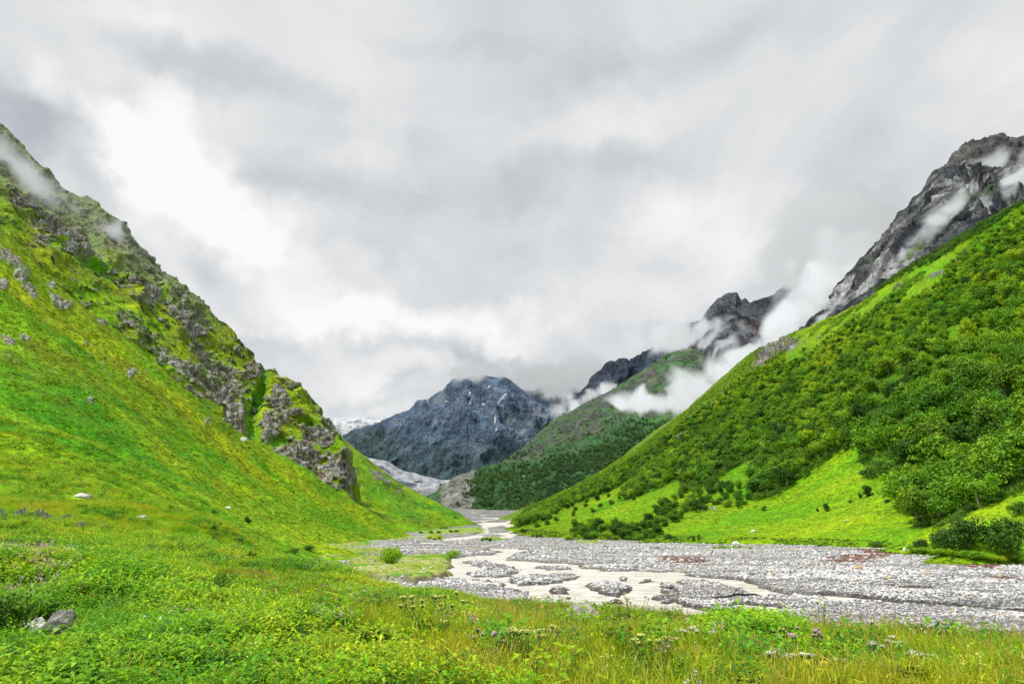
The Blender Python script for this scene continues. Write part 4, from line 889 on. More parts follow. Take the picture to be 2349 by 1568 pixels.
def cards(mb, c, size, out=None, mi=0):
    """small leaf faces with random tilt, leaning outwards"""
    n = len(c); nn = rng.normal(size=(n, 3)); 
    if out is not None: nn = nn * 0.75 + out * 1.0 + np.array([0, 0, .35])
    nn /= np.linalg.norm(nn, axis=1)[:, None]; a = np.cross(nn, rng.normal(size=(n, 3))); a /= np.linalg.norm(a, axis=1)[:, None]; b_ = np.cross(nn, a)
    s = (np.broadcast_to(size, n) * rng.uniform(.7, 1.3, n))[:, None] * .5
    V = np.stack([c - a * s, c - b_ * s * .6, c + a * s, c + b_ * s * .6], 1).reshape(-1, 3); o = np.arange(n)[:, None] * 4
    mb.add(V, o + np.array([0, 1, 2, 3]), mi)

PROTO = bpy.data.collections.new('plant_parts')          # shapes used only through the scattered stuff objects
def proto(name, me):
    return bpy.data.objects.new(name, me)

def herb_mesh(name, stems=6, h=0.45, rad=0.26, L=0.15, W=0.052, per=7, material=None, tipcol=None):
    mb = MB(); B = []; Dv = []
    for _ in range(stems):
        a = rng.uniform(0, 6.28); r = rad * math.sqrt(rng.random()); x, y = r * math.cos(a), r * math.sin(a); hh = h * rng.uniform(.7, 1.1) * (1 - 0.25 * (r / rad) ** 2)
        lean = rng.normal(0, .12, 2); top = np.array([x + lean[0] * hh, y + lean[1] * hh, hh])
        blades(mb, np.array([[x, y, 0]]), top[None], 0.010, 1)
        for i in range(per):
            f = 0.35 + 0.65 * (i + .5) / per; an = i * 2.4 + a; el = rng.uniform(.15, .75) if i < per - 2 else rng.uniform(.6, 1.1)
            B.append(np.array([x, y, 0]) * (1 - f) + top * f); Dv.append([math.cos(an), math.sin(an), el])
    n = len(B); leaves(mb, np.array(B), np.array(Dv), L * rng.uniform(.65, 1.15, n), W * rng.uniform(.8, 1.2, n), rng.uniform(.25, .75, n))
    return mb.mesh(name, [material or M_herb, M_stem])
def grass_mesh(name, nb_=70, h=0.30, rad=0.27, w_=0.012, seeds=3, material=None):
    mb = MB(); a = rng.uniform(0, 6.28, nb_); r = rad * np.sqrt(rng.random(nb_)); base = np.stack([r * np.cos(a), r * np.sin(a), 0 * a], 1)
    tip = base + np.stack([rng.normal(0, .12, nb_), rng.normal(0, .12, nb_), h * rng.uniform(.5, 1.1, nb_)], 1)
    blades(mb, base, tip, w_)
    for _ in range(seeds):
        b0 = rng.normal(0, rad * .5, 3); b0[2] = 0; t0 = b0 + np.array([rng.normal(0, .05), rng.normal(0, .05), h * rng.uniform(1.0, 1.45)])
        blades(mb, b0[None], t0[None], .006, 1); d = (t0 - b0) * 0.14; blades(mb, (t0 - d)[None], (t0 + d * .1)[None], .011, 1)
    return mb.mesh(name, [material or M_grass, M_seed])
def fern_mesh(name, fr=11, h=0.55, material=None):
    mb = MB(); B = []; Dv = []; LL = []
    for i in range(fr):
        a = i * 2.4 + rng.uniform(-.3, .3); ln = h * rng.uniform(.8, 1.25)
        for j in range(13):
            f = (j + 1) / 13; r = ln * (f * .95); z = ln * (2.1 * f - 1.4 * f * f); c_ = np.array([r * math.cos(a), r * math.sin(a), z])
            for s_ in (-1, 1):
                B.append(c_); Dv.append([math.cos(a) * .35 - s_ * math.sin(a), math.sin(a) * .35 + s_ * math.cos(a), .05]); LL.append(0.30 * ln * (1 - f) ** .8 + .03)
    leaves(mb, np.array(B), np.array(Dv), np.array(LL), 0.045, 0.15); return mb.mesh(name, [material or M_fern])
def tree_parts(name, h=8.0, w=6.0, clumps=46, per=30, leaf=0.42, material=None, cone=0.0, trunk=0.16, low=0.12, seed=0, lz=(.30, .72)):
    """a crown of leafy clumps and a trunk with limbs, base at the origin"""
    r_ = np.random.default_rng(seed); mb = MB(); C_ = []
    lob = [(r_.uniform(-.28, .28) * w, r_.uniform(-.28, .28) * w, r_.uniform(*lz) * h, r_.uniform(.24, .36) * w) for _ in range(6)] + [(0, 0, h * sum(lz) / 2, w * .38)]
    for i in range(clumps):
        lx, ly, lz, lr = lob[i % len(lob)]
        v = r_.normal(size=3); v /= np.linalg.norm(v); v[2] = v[2] * 0.8 + 0.15
        c_ = np.array([lx, ly, lz]) + v * lr * r_.uniform(.55, 1.0) * np.array([1, 1, h / w * .75])
        f = np.clip(c_[2] / h, 0, 1)
        if cone: c_[:2] *= (1 - cone * f) * 1.15; c_[2] = min(c_[2] * 1.08, h)
        c_[2] = np.clip(c_[2], low * h, h)
        C_.append(c_)
    C_ = np.array(C_); cr = w * 0.15
    ctr = np.array([0, 0, h * .5])
    pts = []; outs = []
    for c_ in C_:
        v = r_.normal(size=(per, 3)); v /= np.linalg.norm(v, axis=1)[:, None]; rr = cr * r_.uniform(.55, 1.1, per)[:, None] * r_.uniform(.7, 1.3)
        pts.append(c_ + v * rr * np.array([1, 1, .8])); outs.append(v + (c_ - ctr) / (w * .5) * .5)
    cards(mb, np.concatenate(pts), leaf, np.concatenate(outs))
    crown = mb.mesh(name + '_crown', [material or M_tree])
    tb = MB(); top = np.array([r_.normal(0, .03) * w, r_.normal(0, .03) * w, h * .7])
    mid = top * .5 + np.array([r_.normal(0, .05) * w, r_.normal(0, .05) * w, 0])
    tube(tb, [(0, 0, -0.5), (0, 0, h * .04), mid, top], [trunk * 1.3, trunk, trunk * .7, trunk * .25], 6)
    for c_ in C_[:: max(1, clumps // 9)]:
        st = mid * r_.uniform(.6, 1.2); st[2] = min(st[2], c_[2]); tube(tb, [st, (st + c_) * .5 + np.array([0, 0, -.03 * h]), c_], [trunk * .45, trunk * .3, trunk * .1], 5)
    return crown, tb.mesh(name + '_trunk', [M_bark], True)
def rock_mesh(name, sx=1, sy=1, sz=1, sub=3, amp=.25, fr=1.3, material=None, seed=0, flat=0.0):
    import bmesh
    bm = bmesh.new(); bmesh.ops.create_icosphere(bm, subdivisions=sub, radius=1.0)
    V = np.array([v.co[:] for v in bm.verts]); fc = np.array([[v.index for v in f.verts] for f in bm.faces]); bm.free()
    o = np.array([seed * 7.7, seed * 3.1, seed * 5.3])
    # cut planes make facets
    r_ = np.random.default_rng(seed + 100)
    for _ in range(9):
        n_ = r_.normal(size=3); n_ /= np.linalg.norm(n_); d = r_.uniform(.62, .9); s_ = V @ n_; V = V - np.maximum(s_ - d, 0)[:, None] * n_ * .9
    V = V * (1 + amp * fbm(V * fr + o, 4))[:, None]
    V = V * np.array([sx, sy, sz])
    return mesh_np(name, V, fc, material or M_boulder, smooth=sub < 3)

def scatter(name, label, protos, pos, scale, rotz, idx, tilt=0.12, aniso=None, mname=None):
    """one 'stuff' object: points that carry copies of the prototype meshes"""
    n = len(pos); me = bpy.data.meshes.new(name); me.vertices.add(n); me.vertices.foreach_set('co', np.asarray(pos, np.float32).ravel())
    rot = np.stack([rng.normal(0, tilt, n), rng.normal(0, tilt, n), rotz], 1).astype(np.float32)
    sv = np.asarray(scale, np.float32); sv = np.repeat(sv[:, None], 3, 1) if sv.ndim == 1 else sv
    for nm, ty, arr, key in (('rot', 'FLOAT_VECTOR', rot.ravel(), 'vector'), ('scl', 'FLOAT_VECTOR', sv.ravel(), 'vector'), ('kind', 'INT', np.asarray(idx, np.int32), 'value')):
        me.attributes.new(nm, ty, 'POINT').data.foreach_set(key, arr)
    o = obj(name, me, kind='stuff', label=label)
    ng = bpy.data.node_groups.new(name, 'GeometryNodeTree')
    ng.interface.new_socket('Geometry', in_out='INPUT', socket_type='NodeSocketGeometry'); ng.interface.new_socket('Geometry', in_out='OUTPUT', socket_type='NodeSocketGeometry')
    N = ng.nodes; Lk = ng.links.new; gi = N.new('NodeGroupInput'); go = N.new('NodeGroupOutput'); jn = N.new('GeometryNodeJoinGeometry')
    def na(nm, ty):
        a = N.new('GeometryNodeInputNamedAttribute'); a.data_type = ty; a.inputs[0].default_value = nm; return a.outputs[0]
    er = N.new('FunctionNodeEulerToRotation'); Lk(na('rot', 'FLOAT_VECTOR'), er.inputs[0]); sc_n = na('scl', 'FLOAT_VECTOR'); kd = na('kind', 'INT')
    for k, pr in enumerate(protos):
        cp = N.new('FunctionNodeCompare'); cp.data_type = 'INT'; cp.operation = 'EQUAL'
        ia = [s for s in cp.inputs if s.type == 'INT']; Lk(kd, ia[0]); ia[1].default_value = k
        oi = N.new('GeometryNodeObjectInfo'); oi.inputs[0].default_value = pr; oi.transform_space = 'ORIGINAL'
        ip = N.new('GeometryNodeInstanceOnPoints'); Lk(gi.outputs[0], ip.inputs['Points']); Lk(cp.outputs[0], ip.inputs['Selection']); Lk(oi.outputs['Geometry'], ip.inputs['Instance'])
        Lk(er.outputs[0], ip.inputs['Rotation']); Lk(sc_n, ip.inputs['Scale']); Lk(ip.outputs[0], jn.inputs[0])
    Lk(jn.outputs[0], go.inputs[0]); md = o.modifiers.new('copies', 'NODES'); md.node_group = ng
    return o

def bilerp_ground(Gd, us, ys, x, y, clampY=12.0):
    """height of a land grid laid out on rows ys and columns us = x / max(y, clamp)"""
    u = x / np.maximum(y, clampY); r = np.interp(y, ys, np.arange(len(ys))); c = np.interp(u, us, np.arange(len(us)))
    r0 = np.clip(r.astype(int), 0, len(ys) - 2); c0 = np.clip(c.astype(int), 0, len(us) - 2); fr = r - r0; fc = c - c0; Z = Gd[..., 2]
    return Z[r0, c0] * (1 - fr) * (1 - fc) + Z[r0 + 1, c0] * fr * (1 - fc) + Z[r0, c0 + 1] * (1 - fr) * fc + Z[r0 + 1, c0 + 1] * fr * fc
z1 = lambda x, y: bilerp_ground(G1, uu, yy_, x, y, 12.0)
z2 = lambda x, y: bilerp_ground(G2, u2, y2, x, y, 0.01)
zb = lambda x, y: bilerp_ground(pg, ub, yb, x, y, 0.01)
def at_ground(px, py, zf, y0, y1, off=0.0):
    """walk the view ray of a photo position until it meets the ground zf"""
    ys = np.geomspace(y0, y1, 500); p = P(px, py, ys); g = zf(p[:, 0], p[:, 1]); k = np.argmax(p[:, 2] <= g + off)
    if not (p[:, 2] <= g + off).any(): k = len(ys) - 1
    return np.array([p[k, 0], p[k, 1], g[k]])

# ------------------------------------------------------------ meadow plants in front
ex, ey = np.array([(a, b_) for a, b_, _ in EDGE]).T
eY = np.array([c_ for _, _, c_ in EDGE], float)
def in_meadow(x, y):
    px, py = to_px(np.stack([x, y, z1(x, y)], -1)); lim = np.interp(px, ex, eY + 1.5, left=999)
    return (y < lim) & (px > -120) & (px < 2460) & (z1(x, y) > 1.2), px, py
def sample_wedge(n, ya, yb_, u0=-0.74, u1=0.72):
    y = np.sqrt(rng.uniform(ya * ya, yb_ * yb_, n)); x = rng.uniform(u0, u1, n) * y; return x, y
HERB = [(150, 1330, 420, 90, 8, 1.0), (450, 1380, 200, 60, 10, .9), (250, 1500, 500, 90, 0, .9), (650, 1450, 320, 60, 10, .75), (900, 1370, 160, 30, 8, .7), (1717, 1463, 115, 36, 3, 1.3), (1120, 1384, 60, 12, 4, .9), (1230, 1392, 40, 10, 10, .9), (900, 1540, 150, 40, 0, .6), (1050, 1430, 60, 20, 0, .6), (750, 1340, 200, 30, 12, .7), (300, 1260, 420, 30, 5, .7), (350, 1640, 900, 110, 0, 1.1)]
def herbness(px, py, x, y):
    return blobs(px, py, HERB) + fbm(np.stack([x, y, 0 * x], -1) * 0.16 + 3, 3) * 0.55
H = [proto('herb', herb_mesh('herb_%s' % k, 7, *a)) for k, a in (('a', (0.46, 0.28, 0.16, 0.055)), ('b', (0.38, 0.26, 0.13, 0.05)), ('c', (0.55, 0.30, 0.17, 0.05)))]
H.append(proto('herb', herb_mesh('herb_d', 7, 0.40, 0.28, 0.13, 0.045, 8, M_herbd)))
GR = [proto('grass', grass_mesh('grass_a')), proto('grass', grass_mesh('grass_b', 80, 0.24, 0.30, 0.013, 1)), proto('grass', grass_mesh('grass_c', 60, 0.34, 0.25, 0.011, 7))]
def small_flower(name, material, k=10, h=.42, s=.028, spike=False):
    mb = MB(); B = rng.normal(0, .16, (k, 3)); B[:, 2] = 0; T = B + np.stack([rng.normal(0, .04, k), rng.normal(0, .04, k), h * rng.uniform(.7, 1.15, k)], 1); blades(mb, B, T, .006, 1)
    for tt in T:
        n = 7 if not spike else 14; off = rng.normal(0, s * .6, (n, 3)); 
        if spike: off[:, 2] = rng.uniform(-.12, .02, n)
        cards(mb, tt + off, s, mi=0)
    return mb.mesh(name, [material, M_stem])
FL = [proto('flower', small_flower('flower_pink', M_pink, 9, .45, .026, True)), proto('flower', small_flower('flower_white', M_white, 5, .42, .03)), proto('flower', small_flower('flower_blue', M_blue, 5, .36, .028, True)), proto('flower', small_flower('flower_cream', M_yumb, 9, .48, .028)), proto('flower', small_flower('flower_yellow', M_yel, 5, .34, .035))]
def mound(px, py):
    """extra height of the taller herb mounds"""
    return 1 + 0.55 * blobs(px, py, [(200, 1340, 320, 50, 8, 1.0), (1717, 1463, 105, 30, 3, 1.2), (430, 1385, 160, 30, 8, .6), (1230, 1392, 40, 10, 10, .8)])
# herbs
PX_, PY_, SC_, ID_ = [], [], [], []
def put(n, ya, yb_, want, base_scale, ids):
    x, y = sample_wedge(n, ya, yb_); ok, px, py = in_meadow(x, y); hn = herbness(px, py, x, y)
    k = ok & want(hn, rng.random(n)); x, y, px, py = x[k], y[k], px[k], py[k]
    s = base_scale * rng.uniform(.75, 1.25, len(x)) * mound(px, py); return x, y, s, rng.choice(ids, len(x))
parts_ = [put(30000, 7.2, 34, lambda h_, r: r < sstep(.12, .5, h_), .70, [0, 0, 1, 1, 2, 3]), put(40000, 34, 85, lambda h_, r: r < sstep(-.1, .35, h_), 1.0, [0, 1, 2, 3]), put(22000, 85, 160, lambda h_, r: r < sstep(-.3, .3, h_) * .9, 1.8, [0, 1, 2, 3]),
          put(1500, 7.2, 34, lambda h_, r: r < .35, .7, [1, 3])]
x, y, s, idd = (np.concatenate(a) for a in zip(*parts_))
sparse = blobs(*to_px(np.stack([x, y, z1(x, y)], -1)), [(110, 1462, 90, 40, 0, 1.2), (1330, 1440, 60, 30, 0, 1.2), (1268, 1480, 18, 40, 0, 1.2)]) > .45; k = ~sparse; x, y, s, idd = x[k], y[k], s[k], idd[k]
scatter('meadow_plants', 'bright green leafy herbs covering the meadow in front', H, np.stack([x, y, z1(x, y) - .02], -1), s, rng.uniform(0, 6.28, len(x)), idd); print('herbs', len(x))
parts_ = [put(11000, 7.2, 34, lambda h_, r: r < 1.05 - .97 * sstep(.15, .5, h_), 1.0, [0, 1, 1, 2]), put(9000, 34, 80, lambda h_, r: r < .9 - .85 * sstep(-.05, .4, h_), 1.5, [0, 1]), put(5000, 80, 150, lambda h_, r: r < .25, 1.7, [0, 1])]
x, y, s, idd = (np.concatenate(a) for a in zip(*parts_)); s = s / mound(*to_px(np.stack([x, y, z1(x, y)], -1))) ** .7
gpx, gpy = to_px(np.stack([x, y, z1(x, y)], -1)); sparse = blobs(gpx, gpy, [(1330, 1440, 50, 22, 0, 1.2), (1268, 1482, 16, 38, 0, 1.2), (110, 1462, 90, 36, 0, 1.2)]) > .45; k = ~sparse; x, y, s, idd = x[k], y[k], s[k], idd[k]
scatter('meadow_grass', 'yellow green grass with seed heads growing in the meadow', GR, np.stack([x, y, z1(x, y) - .02], -1), s, rng.uniform(0, 6.28, len(x)), idd); print('grass', len(x))
x, y = sample_wedge(1300, 7.5, 60); ok, px, py = in_meadow(x, y); ok &= rng.random(len(x)) < sstep(-.9, .6, (px - 500) / 1100) * .6 + .18; x, y, px = x[ok], y[ok], px[ok]
idd = rng.choice([0, 1, 2, 3, 3, 0], len(x)); idd = np.where((idd == 3) & (rng.random(len(x)) < .2), 4, idd)
x2_, y2_ = sample_wedge(90, 13, 30, -.68, -.54); ok, px_, py_ = in_meadow(x2_, y2_); ok &= (py_ < 1400); x = np.append(x, x2_[ok]); y = np.append(y, y2_[ok]); idd = np.append(idd, np.zeros(ok.sum(), int))
hs_ = .85 * rng.uniform(.7, 1.2, len(x)) * np.where(idd == 0, mound(*to_px(np.stack([x, y, z1(x, y)], -1))), 1)
scatter('wildflowers', 'small pink, white, violet and cream wildflowers among the meadow grass', FL, np.stack([x, y, z1(x, y)], -1), hs_, rng.uniform(0, 6.28, len(x)), idd)

# ------------------------------------------------------------ tufts on the open slopes
def tuft_mesh(name, n=16, s=.5, material=None):
    mb = MB(); v = rng.normal(size=(n, 3)); v /= np.linalg.norm(v, axis=1)[:, None]; v[:, 2] = np.abs(v[:, 2]) * .55; cards(mb, v * .55, s, v, 0); return mb.mesh(name, [material or M_tuft])
TF = [proto('tuft', tuft_mesh('tuft_a')), proto('tuft', tuft_mesh('tuft_b', 20, .4)), proto('tuft', tuft_mesh('tuft_dark', 26, .4, M_treed))]
def cell_points(Gd, weight, n):
    """random points on a land grid, picked by cell area times weight"""
    a = Gd[:-1, :-1]; b_ = Gd[:-1, 1:]; c_ = Gd[1:, :-1]; area = np.linalg.norm(np.cross(b_ - a, c_ - a), axis=-1) * weight[:-1, :-1]
    pr = area.ravel() / area.sum(); k = rng.choice(len(pr), n, p=pr); r, c = np.unravel_index(k, area.shape); f, g = rng.random(n)[:, None], rng.random(n)[:, None]
    return Gd[r, c] * (1 - f) * (1 - g) + Gd[r, c + 1] * (1 - f) * g + Gd[r + 1, c] * f * (1 - g) + Gd[r + 1, c + 1] * f * g, r, c
wgt = (Yg > 75) * (Zg > .8) * (px1 > -80) * (Yg < 430) * (px1 < 960) * (1 - rockm * .7) * (1 + 150 ** 2 / np.maximum(Yg, 60) ** 2)
pt, r, c_ = cell_points(G1, wgt, 26000); s = rng.uniform(.5, 1.3, len(pt)) * np.clip(pt[:, 1] / 220, .45, 1.3)
scatter('slope_tufts', 'grass and herb tufts on the left slope', TF[:2], pt, np.stack([s, s, s * .55], 1), rng.uniform(0, 6.28, len(pt)), rng.integers(0, 2, len(pt)))
wgt = (FD > 0) * (Z2 > .8) * (px2 > 1150) * (px2 < 2420) * (Y2 < 800)
pt, r, c_ = cell_points(G2, wgt, 16000); s = rng.uniform(.4, 1.1, len(pt)) * np.clip(pt[:, 1] / 260, .6, 1.6)
scatter('meadow_tufts', 'grass and fern tufts on the meadow at the foot of the wooded slope', TF[:2], pt, np.stack([s, s, s * .5], 1), rng.uniform(0, 6.28, len(pt)), rng.integers(0, 2, len(pt)))
# scrub along the far bank, and leafy rosettes between the grass in front
wgt = (Z2 > .3) * (Z2 < 2.4) * (px2 > 1180) * (px2 < 2400) * (Y2 < 560) * (fbm(G2 * .05 + 3, 3) > -.15)
pt, r, c_ = cell_points(G2, wgt, 2600); s = rng.uniform(.5, 1.7, len(pt)) * np.clip(pt[:, 1] / 300, .6, 1.4)
scatter('bank_scrub', 'low scrub along the far bank of the river bed', [TF[2], TF[0]], pt, np.stack([s, s, s * .8], 1), rng.uniform(0, 6.28, len(pt)), (rng.random(len(pt)) < .45).astype(int))
x, y = sample_wedge(5200, 7.5, 55); ok, px, py = in_meadow(x, y); hn = herbness(px, py, x, y); cl_ = fbm(np.stack([x, y, 0 * x], -1) * .5 + 60, 3)
ok &= (hn < .35) & (cl_ > .0); x, y = x[ok], y[ok]; s = rng.uniform(.9, 1.7, len(x))
RO = [proto('rosette', herb_mesh('rosette_a', 9, .30, .24, .10, .026, 11, M_fern)), proto('rosette', herb_mesh('rosette_b', 8, .28, .22, .13, .04, 9, M_herbd)), proto('rosette', herb_mesh('rosette_c', 6, .30, .2, .13, .05, 7, M_herb)), proto('rosette', herb_mesh('rosette_d', 8, .28, .22, .10, .05, 7, M_brown))]
scatter('meadow_rosettes', 'darker leafy plants and small ferns mixed into the meadow grass', RO, np.stack([x, y, z1(x, y) + .03], -1), s, rng.uniform(0, 6.28, len(x)), rng.choice([0, 1, 1, 2, 2, 3], len(x)))
# shrubs dotted on crags and the far left slope
wgt = (Zg > 12) * (px1 > -80) * (px1 < 940) * sstep(.05, .4, fbm(pn * .03 + 8, 3))
pt, r, c_ = cell_points(G1, wgt, 500); s = rng.uniform(.3, 1.0, len(pt)); scatter('dark_shrublets', 'low dark shrublets dotted over the left slope', TF[2:], pt, np.stack([s, s, s * .6], 1), rng.uniform(0, 6.28, len(pt)), np.zeros(len(pt)))
lap('river stones')
# ------------------------------------------------------------ river stones
ST = [proto('stone', rock_mesh('stone_%d' % k, *(a + (1, .12, 1.2, M_stone, k)))) for k, a in enumerate([(1, .8, .55), (1, .7, .6), (.9, .85, .45), (1.1, .65, .5)])]
n = 330000; y = np.exp(rng.uniform(math.log(26), math.log(430), n)); u = rng.uniform(-.30, .72, n); x = u * y
zz = zb(x, y); px, py = to_px(np.stack([x, y, zz], -1)); iy = np.clip(np.interp(y, yb, np.arange(nrb)).round().astype(int), 0, nrb - 1); ix = np.clip(np.interp(u, ub, np.arange(ncb)).round().astype(int), 0, ncb - 1)
lim = np.interp(px, ex, ey + 4, left=1290)
inw = dwat[iy, ix] < 0.5; ing = gis[iy, ix] > .3
ok = (px < 2420) & (py < lim) & (~inw | (rng.random(n) < .006)) & (~ing | (rng.random(n) < .02)) & ((ds[iy, ix] > 0) | (rng.random(n) < .3)) & (z2(x, y) < zz + .3) & (z1(x, y) < zz + .3)
x, y, zz, px = x[ok], y[ok], zz[ok], px[ok]; n = len(x)
zone = fbm(np.stack([x * .05, y * .11, 0 * x], -1) + 6, 3); s = np.exp(rng.normal(math.log(.105), .45, n)) * (1 + 1.0 * np.clip(zone, -.5, 1.2)) * np.clip(y / 85, .85, 1.5); s = np.clip(s, .06, 1.1)
s3 = np.stack([s, s * rng.uniform(.8, 1.1, n), s * rng.uniform(.7, 1.3, n)], 1)
scatter('river_stones', 'pale rounded stones covering the river bed', ST, np.stack([x, y, zz + s * .12], -1), s3, rng.uniform(0, 6.28, n), rng.integers(0, 4, n), .2); print('stones', n)
# low plants on the gravel
x, y = [], []
for L in sed_polys + grass_polys:
    q_ = np.array(PX(L)); lo, hi_ = q_.min(0), q_.max(0); k = int(min(2500, (hi_ - lo).prod() * 1.2)); X_ = rng.uniform(lo[0], hi_[0], k); Y_ = rng.uniform(lo[1], hi_[1], k); i_ = sdf_poly(X_, Y_, [tuple(v) for v in q_]) < 0; x.append(X_[i_]); y.append(Y_[i_])
nsed = sum(len(v) for v in x[:len(sed_polys)]); x = np.concatenate(x); y = np.concatenate(y); kind = (np.arange(len(x)) >= nsed).astype(int)
TF2 = [proto('sedum', tuft_mesh('sedum', 14, .45, leaf_material('red_stonecrop', [(.20, .08, .09), (.28, .13, .14), (.20, .17, .06)], .15, .3))), TF[0]]
s = rng.uniform(.3, .9, len(x)) * np.where(kind == 0, 1.3, .8); kp = (kind == 0) | (rng.random(len(x)) < .35)
scatter('gravel_plants', 'low red and green plants growing on the gravel and the grassy islands', TF2, np.stack([x, y, zb(x, y)], -1)[kp], np.stack([s, s, s * .45], 1)[kp], rng.uniform(0, 6.28, kp.sum()), kind[kp])

lap('trees')
# ------------------------------------------------------------ trees
TR = [tree_parts('birch_%d' % i, 9.0, w_, 64, 34, .52, m_, 0, .17, .1, i) for i, (w_, m_) in enumerate([(7.0, M_tree), (6.2, M_tree), (7.6, M_treem), (6.6, M_treed), (5.6, M_treem)])]
BU = [tree_parts('bush_%d' % i, 4.0, w_, 60, 44, .27, m_, cn, .07, .02, 20 + i, (.14, .68)) for i, (w_, m_, cn) in enumerate([(4.6, M_treed, 0), (3.0, M_treed, .55), (5.2, M_fern, 0), (4.2, M_tree, 0)])]
SH = [proto('shrub', tree_parts('shrub_%d' % i, 2.6, 3.6, 14, 16, .38, m_, 0, .04, .02, 40 + i)[0]) for i, m_ in enumerate([M_tree, M_tree, M_treed])]
TRO = [proto('birch', TR[i][0]) for i in range(5)]
# density over the hillside
up_ = sstep(0, 1, (FD > 0) * 0.0 + 0)
dRidge = sdf_poly(px2, py2, [(1201, 1166), (1457, 1034), (1654, 880), (1752, 788), (1849, 738), (2207, 550), (2349, 455), (2640, 300), (2640, 100), (1201, 100)])
inside = FD < 0
# crown size in metres by place: big near the lower right, small towards the ridge and up the valley
def crown_size(px, py, Y):
    base = np.interp(Y, [180, 300, 420, 600, 1000], [12.0, 11.5, 8.8, 6.4, 5.4]); hgt = sstep(0, 190, -0 + np.abs(dr(px, py)) * (1 + np.clip((1860 - px) / 120, 0, 4)))
    return base * (0.30 + 0.70 * hgt)
rl = np.array([(1201, 1166), (1457, 1034), (1654, 880), (1752, 788), (1849, 738), (2207, 550), (2349, 455), (2640, 300)], float)
def dr(px, py): return np.clip(py - np.interp(px, rl[:, 0], rl[:, 1]), 0, None) * .85
gap = fbm(G2 * 0.03 + 5, 4)
wgt = inside * (1 - rock2) * (px2 < 2440) * ((px2 < 1800) | (gap > np.where(dr(px2, py2) < 70, 0.02, -0.55) - 0.25 * (dr(px2, py2) > 110))) / np.maximum(crown_size(px2, py2, Y2), 1.5) ** 2
pt, r, c_ = cell_points(G2, wgt, 60000)
ppx, ppy = to_px(pt); cs = crown_size(ppx, ppy, pt[:, 1]) * rng.uniform(.72, 1.25, len(pt))
grid = {}; keep = []
order = np.argsort(-cs * rng.uniform(.7, 1.3, len(cs)))
for i in order:
    x_, y_, s_ = pt[i, 0], pt[i, 1], cs[i]; gx, gy = int(x_ // 6), int(y_ // 6); ok_ = True
    for a in (-1, 0, 1):
        for b_ in (-1, 0, 1):
            for (qx, qy, qs) in grid.get((gx + a, gy + b_), ()):
                if (qx - x_) ** 2 + (qy - y_) ** 2 < (0.27 * (qs + s_)) ** 2: ok_ = False; break
            if not ok_: break
        if not ok_: break
    if ok_: keep.append(i); grid.setdefault((gx, gy), []).append((x_, y_, s_))
pt, cs, ppx, ppy = pt[keep], cs[keep], ppx[keep], ppy[keep]; print('trees', len(pt))
app = cs / pt[:, 1] * (ppx < 2349) * (ppx > 0); front = (FD[np.clip(np.interp(pt[:, 1], y2, np.arange(n2r)).astype(int), 0, n2r - 1), np.clip(np.interp(pt[:, 0] / pt[:, 1], u2, np.arange(n2c)).astype(int), 0, n2c - 1)] > -14)
NBIG = 215
big_i = np.argsort(-(app * (1 + .25 * front)))[:NBIG]; rest = np.setdiff1d(np.arange(len(pt)), big_i)
def tree_obj(name, label, cat, crown, trunk, loc, rz, sc3, group=None):
    e = bpy.data.objects.new(name, None); COL.objects.link(e); e.location = loc; e.rotation_euler = (0, 0, rz); e.scale = sc3
    e['label'] = label; e['category'] = cat
    if group: e['group'] = group
    for nm, me_ in (('crown', crown), ('trunk', trunk)):
        q_ = bpy.data.objects.new(nm, me_); COL.objects.link(q_); q_.parent = e
    return e
for i in big_i:
    k = int(rng.choice([2, 3, 4, 3, 2, 0] if ppy[i] > 860 else [0, 1, 2, 4, 1])); f = cs[i] / 6.8
    tree_obj('birch_tree', 'leafy green tree crowded among others in the forest on the right hillside', 'tree', TR[k][0], TR[k][1], pt[i] + np.array([0, 0, -.4 * f]), rng.uniform(0, 6.28), (f, f, f * rng.uniform(.78, 1.02)), 'trees crowding the forest on the right hillside')
small = cs[rest] < 3.4; f = np.where(small, cs[rest] / 3.4, cs[rest] / 6.8); kind = np.where(small, 5 + rng.integers(0, 3, len(rest)), np.where(rng.random(len(rest)) < sstep(780, 1000, ppy[rest]) * .75, rng.choice([2, 3, 4], len(rest)), rng.choice([0, 1, 0, 4, 1, 3], len(rest))))
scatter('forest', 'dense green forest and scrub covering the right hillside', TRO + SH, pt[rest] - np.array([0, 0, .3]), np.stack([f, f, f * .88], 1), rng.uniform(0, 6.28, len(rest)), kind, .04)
# dark undergrowth between the trees
wgt = inside * (1 - rock2) * (px2 < 2440) * (dr(px2, py2) > 8); pq, r, c_ = cell_points(G2, wgt, 12000); s = rng.uniform(.4, 1.0, len(pq)) * np.clip(dr(*to_px(pq)) / 120, .3, 1.1)
scatter('undergrowth', 'scrub growing under and between the hillside trees', SH, pq, s, rng.uniform(0, 6.28, len(pq)), rng.choice([0, 1, 2], len(pq)), .1)
wgt = (FD > -16) * (FD < 7) * (px2 > 1560) * (px2 < 2440) * (Y2 < 640) * (Z2 > 3); pq, r, c_ = cell_points(G2, wgt, 1500); s = rng.uniform(.6, 1.3, len(pq)) * np.clip(pq[:, 1] / 300, .7, 1.2)
scatter('forest_edge_scrub', 'dark scrub along the lower edge of the hillside forest', SH[2:], pq, s, rng.uniform(0, 6.28, len(pq)), np.zeros(len(pq)), .1)
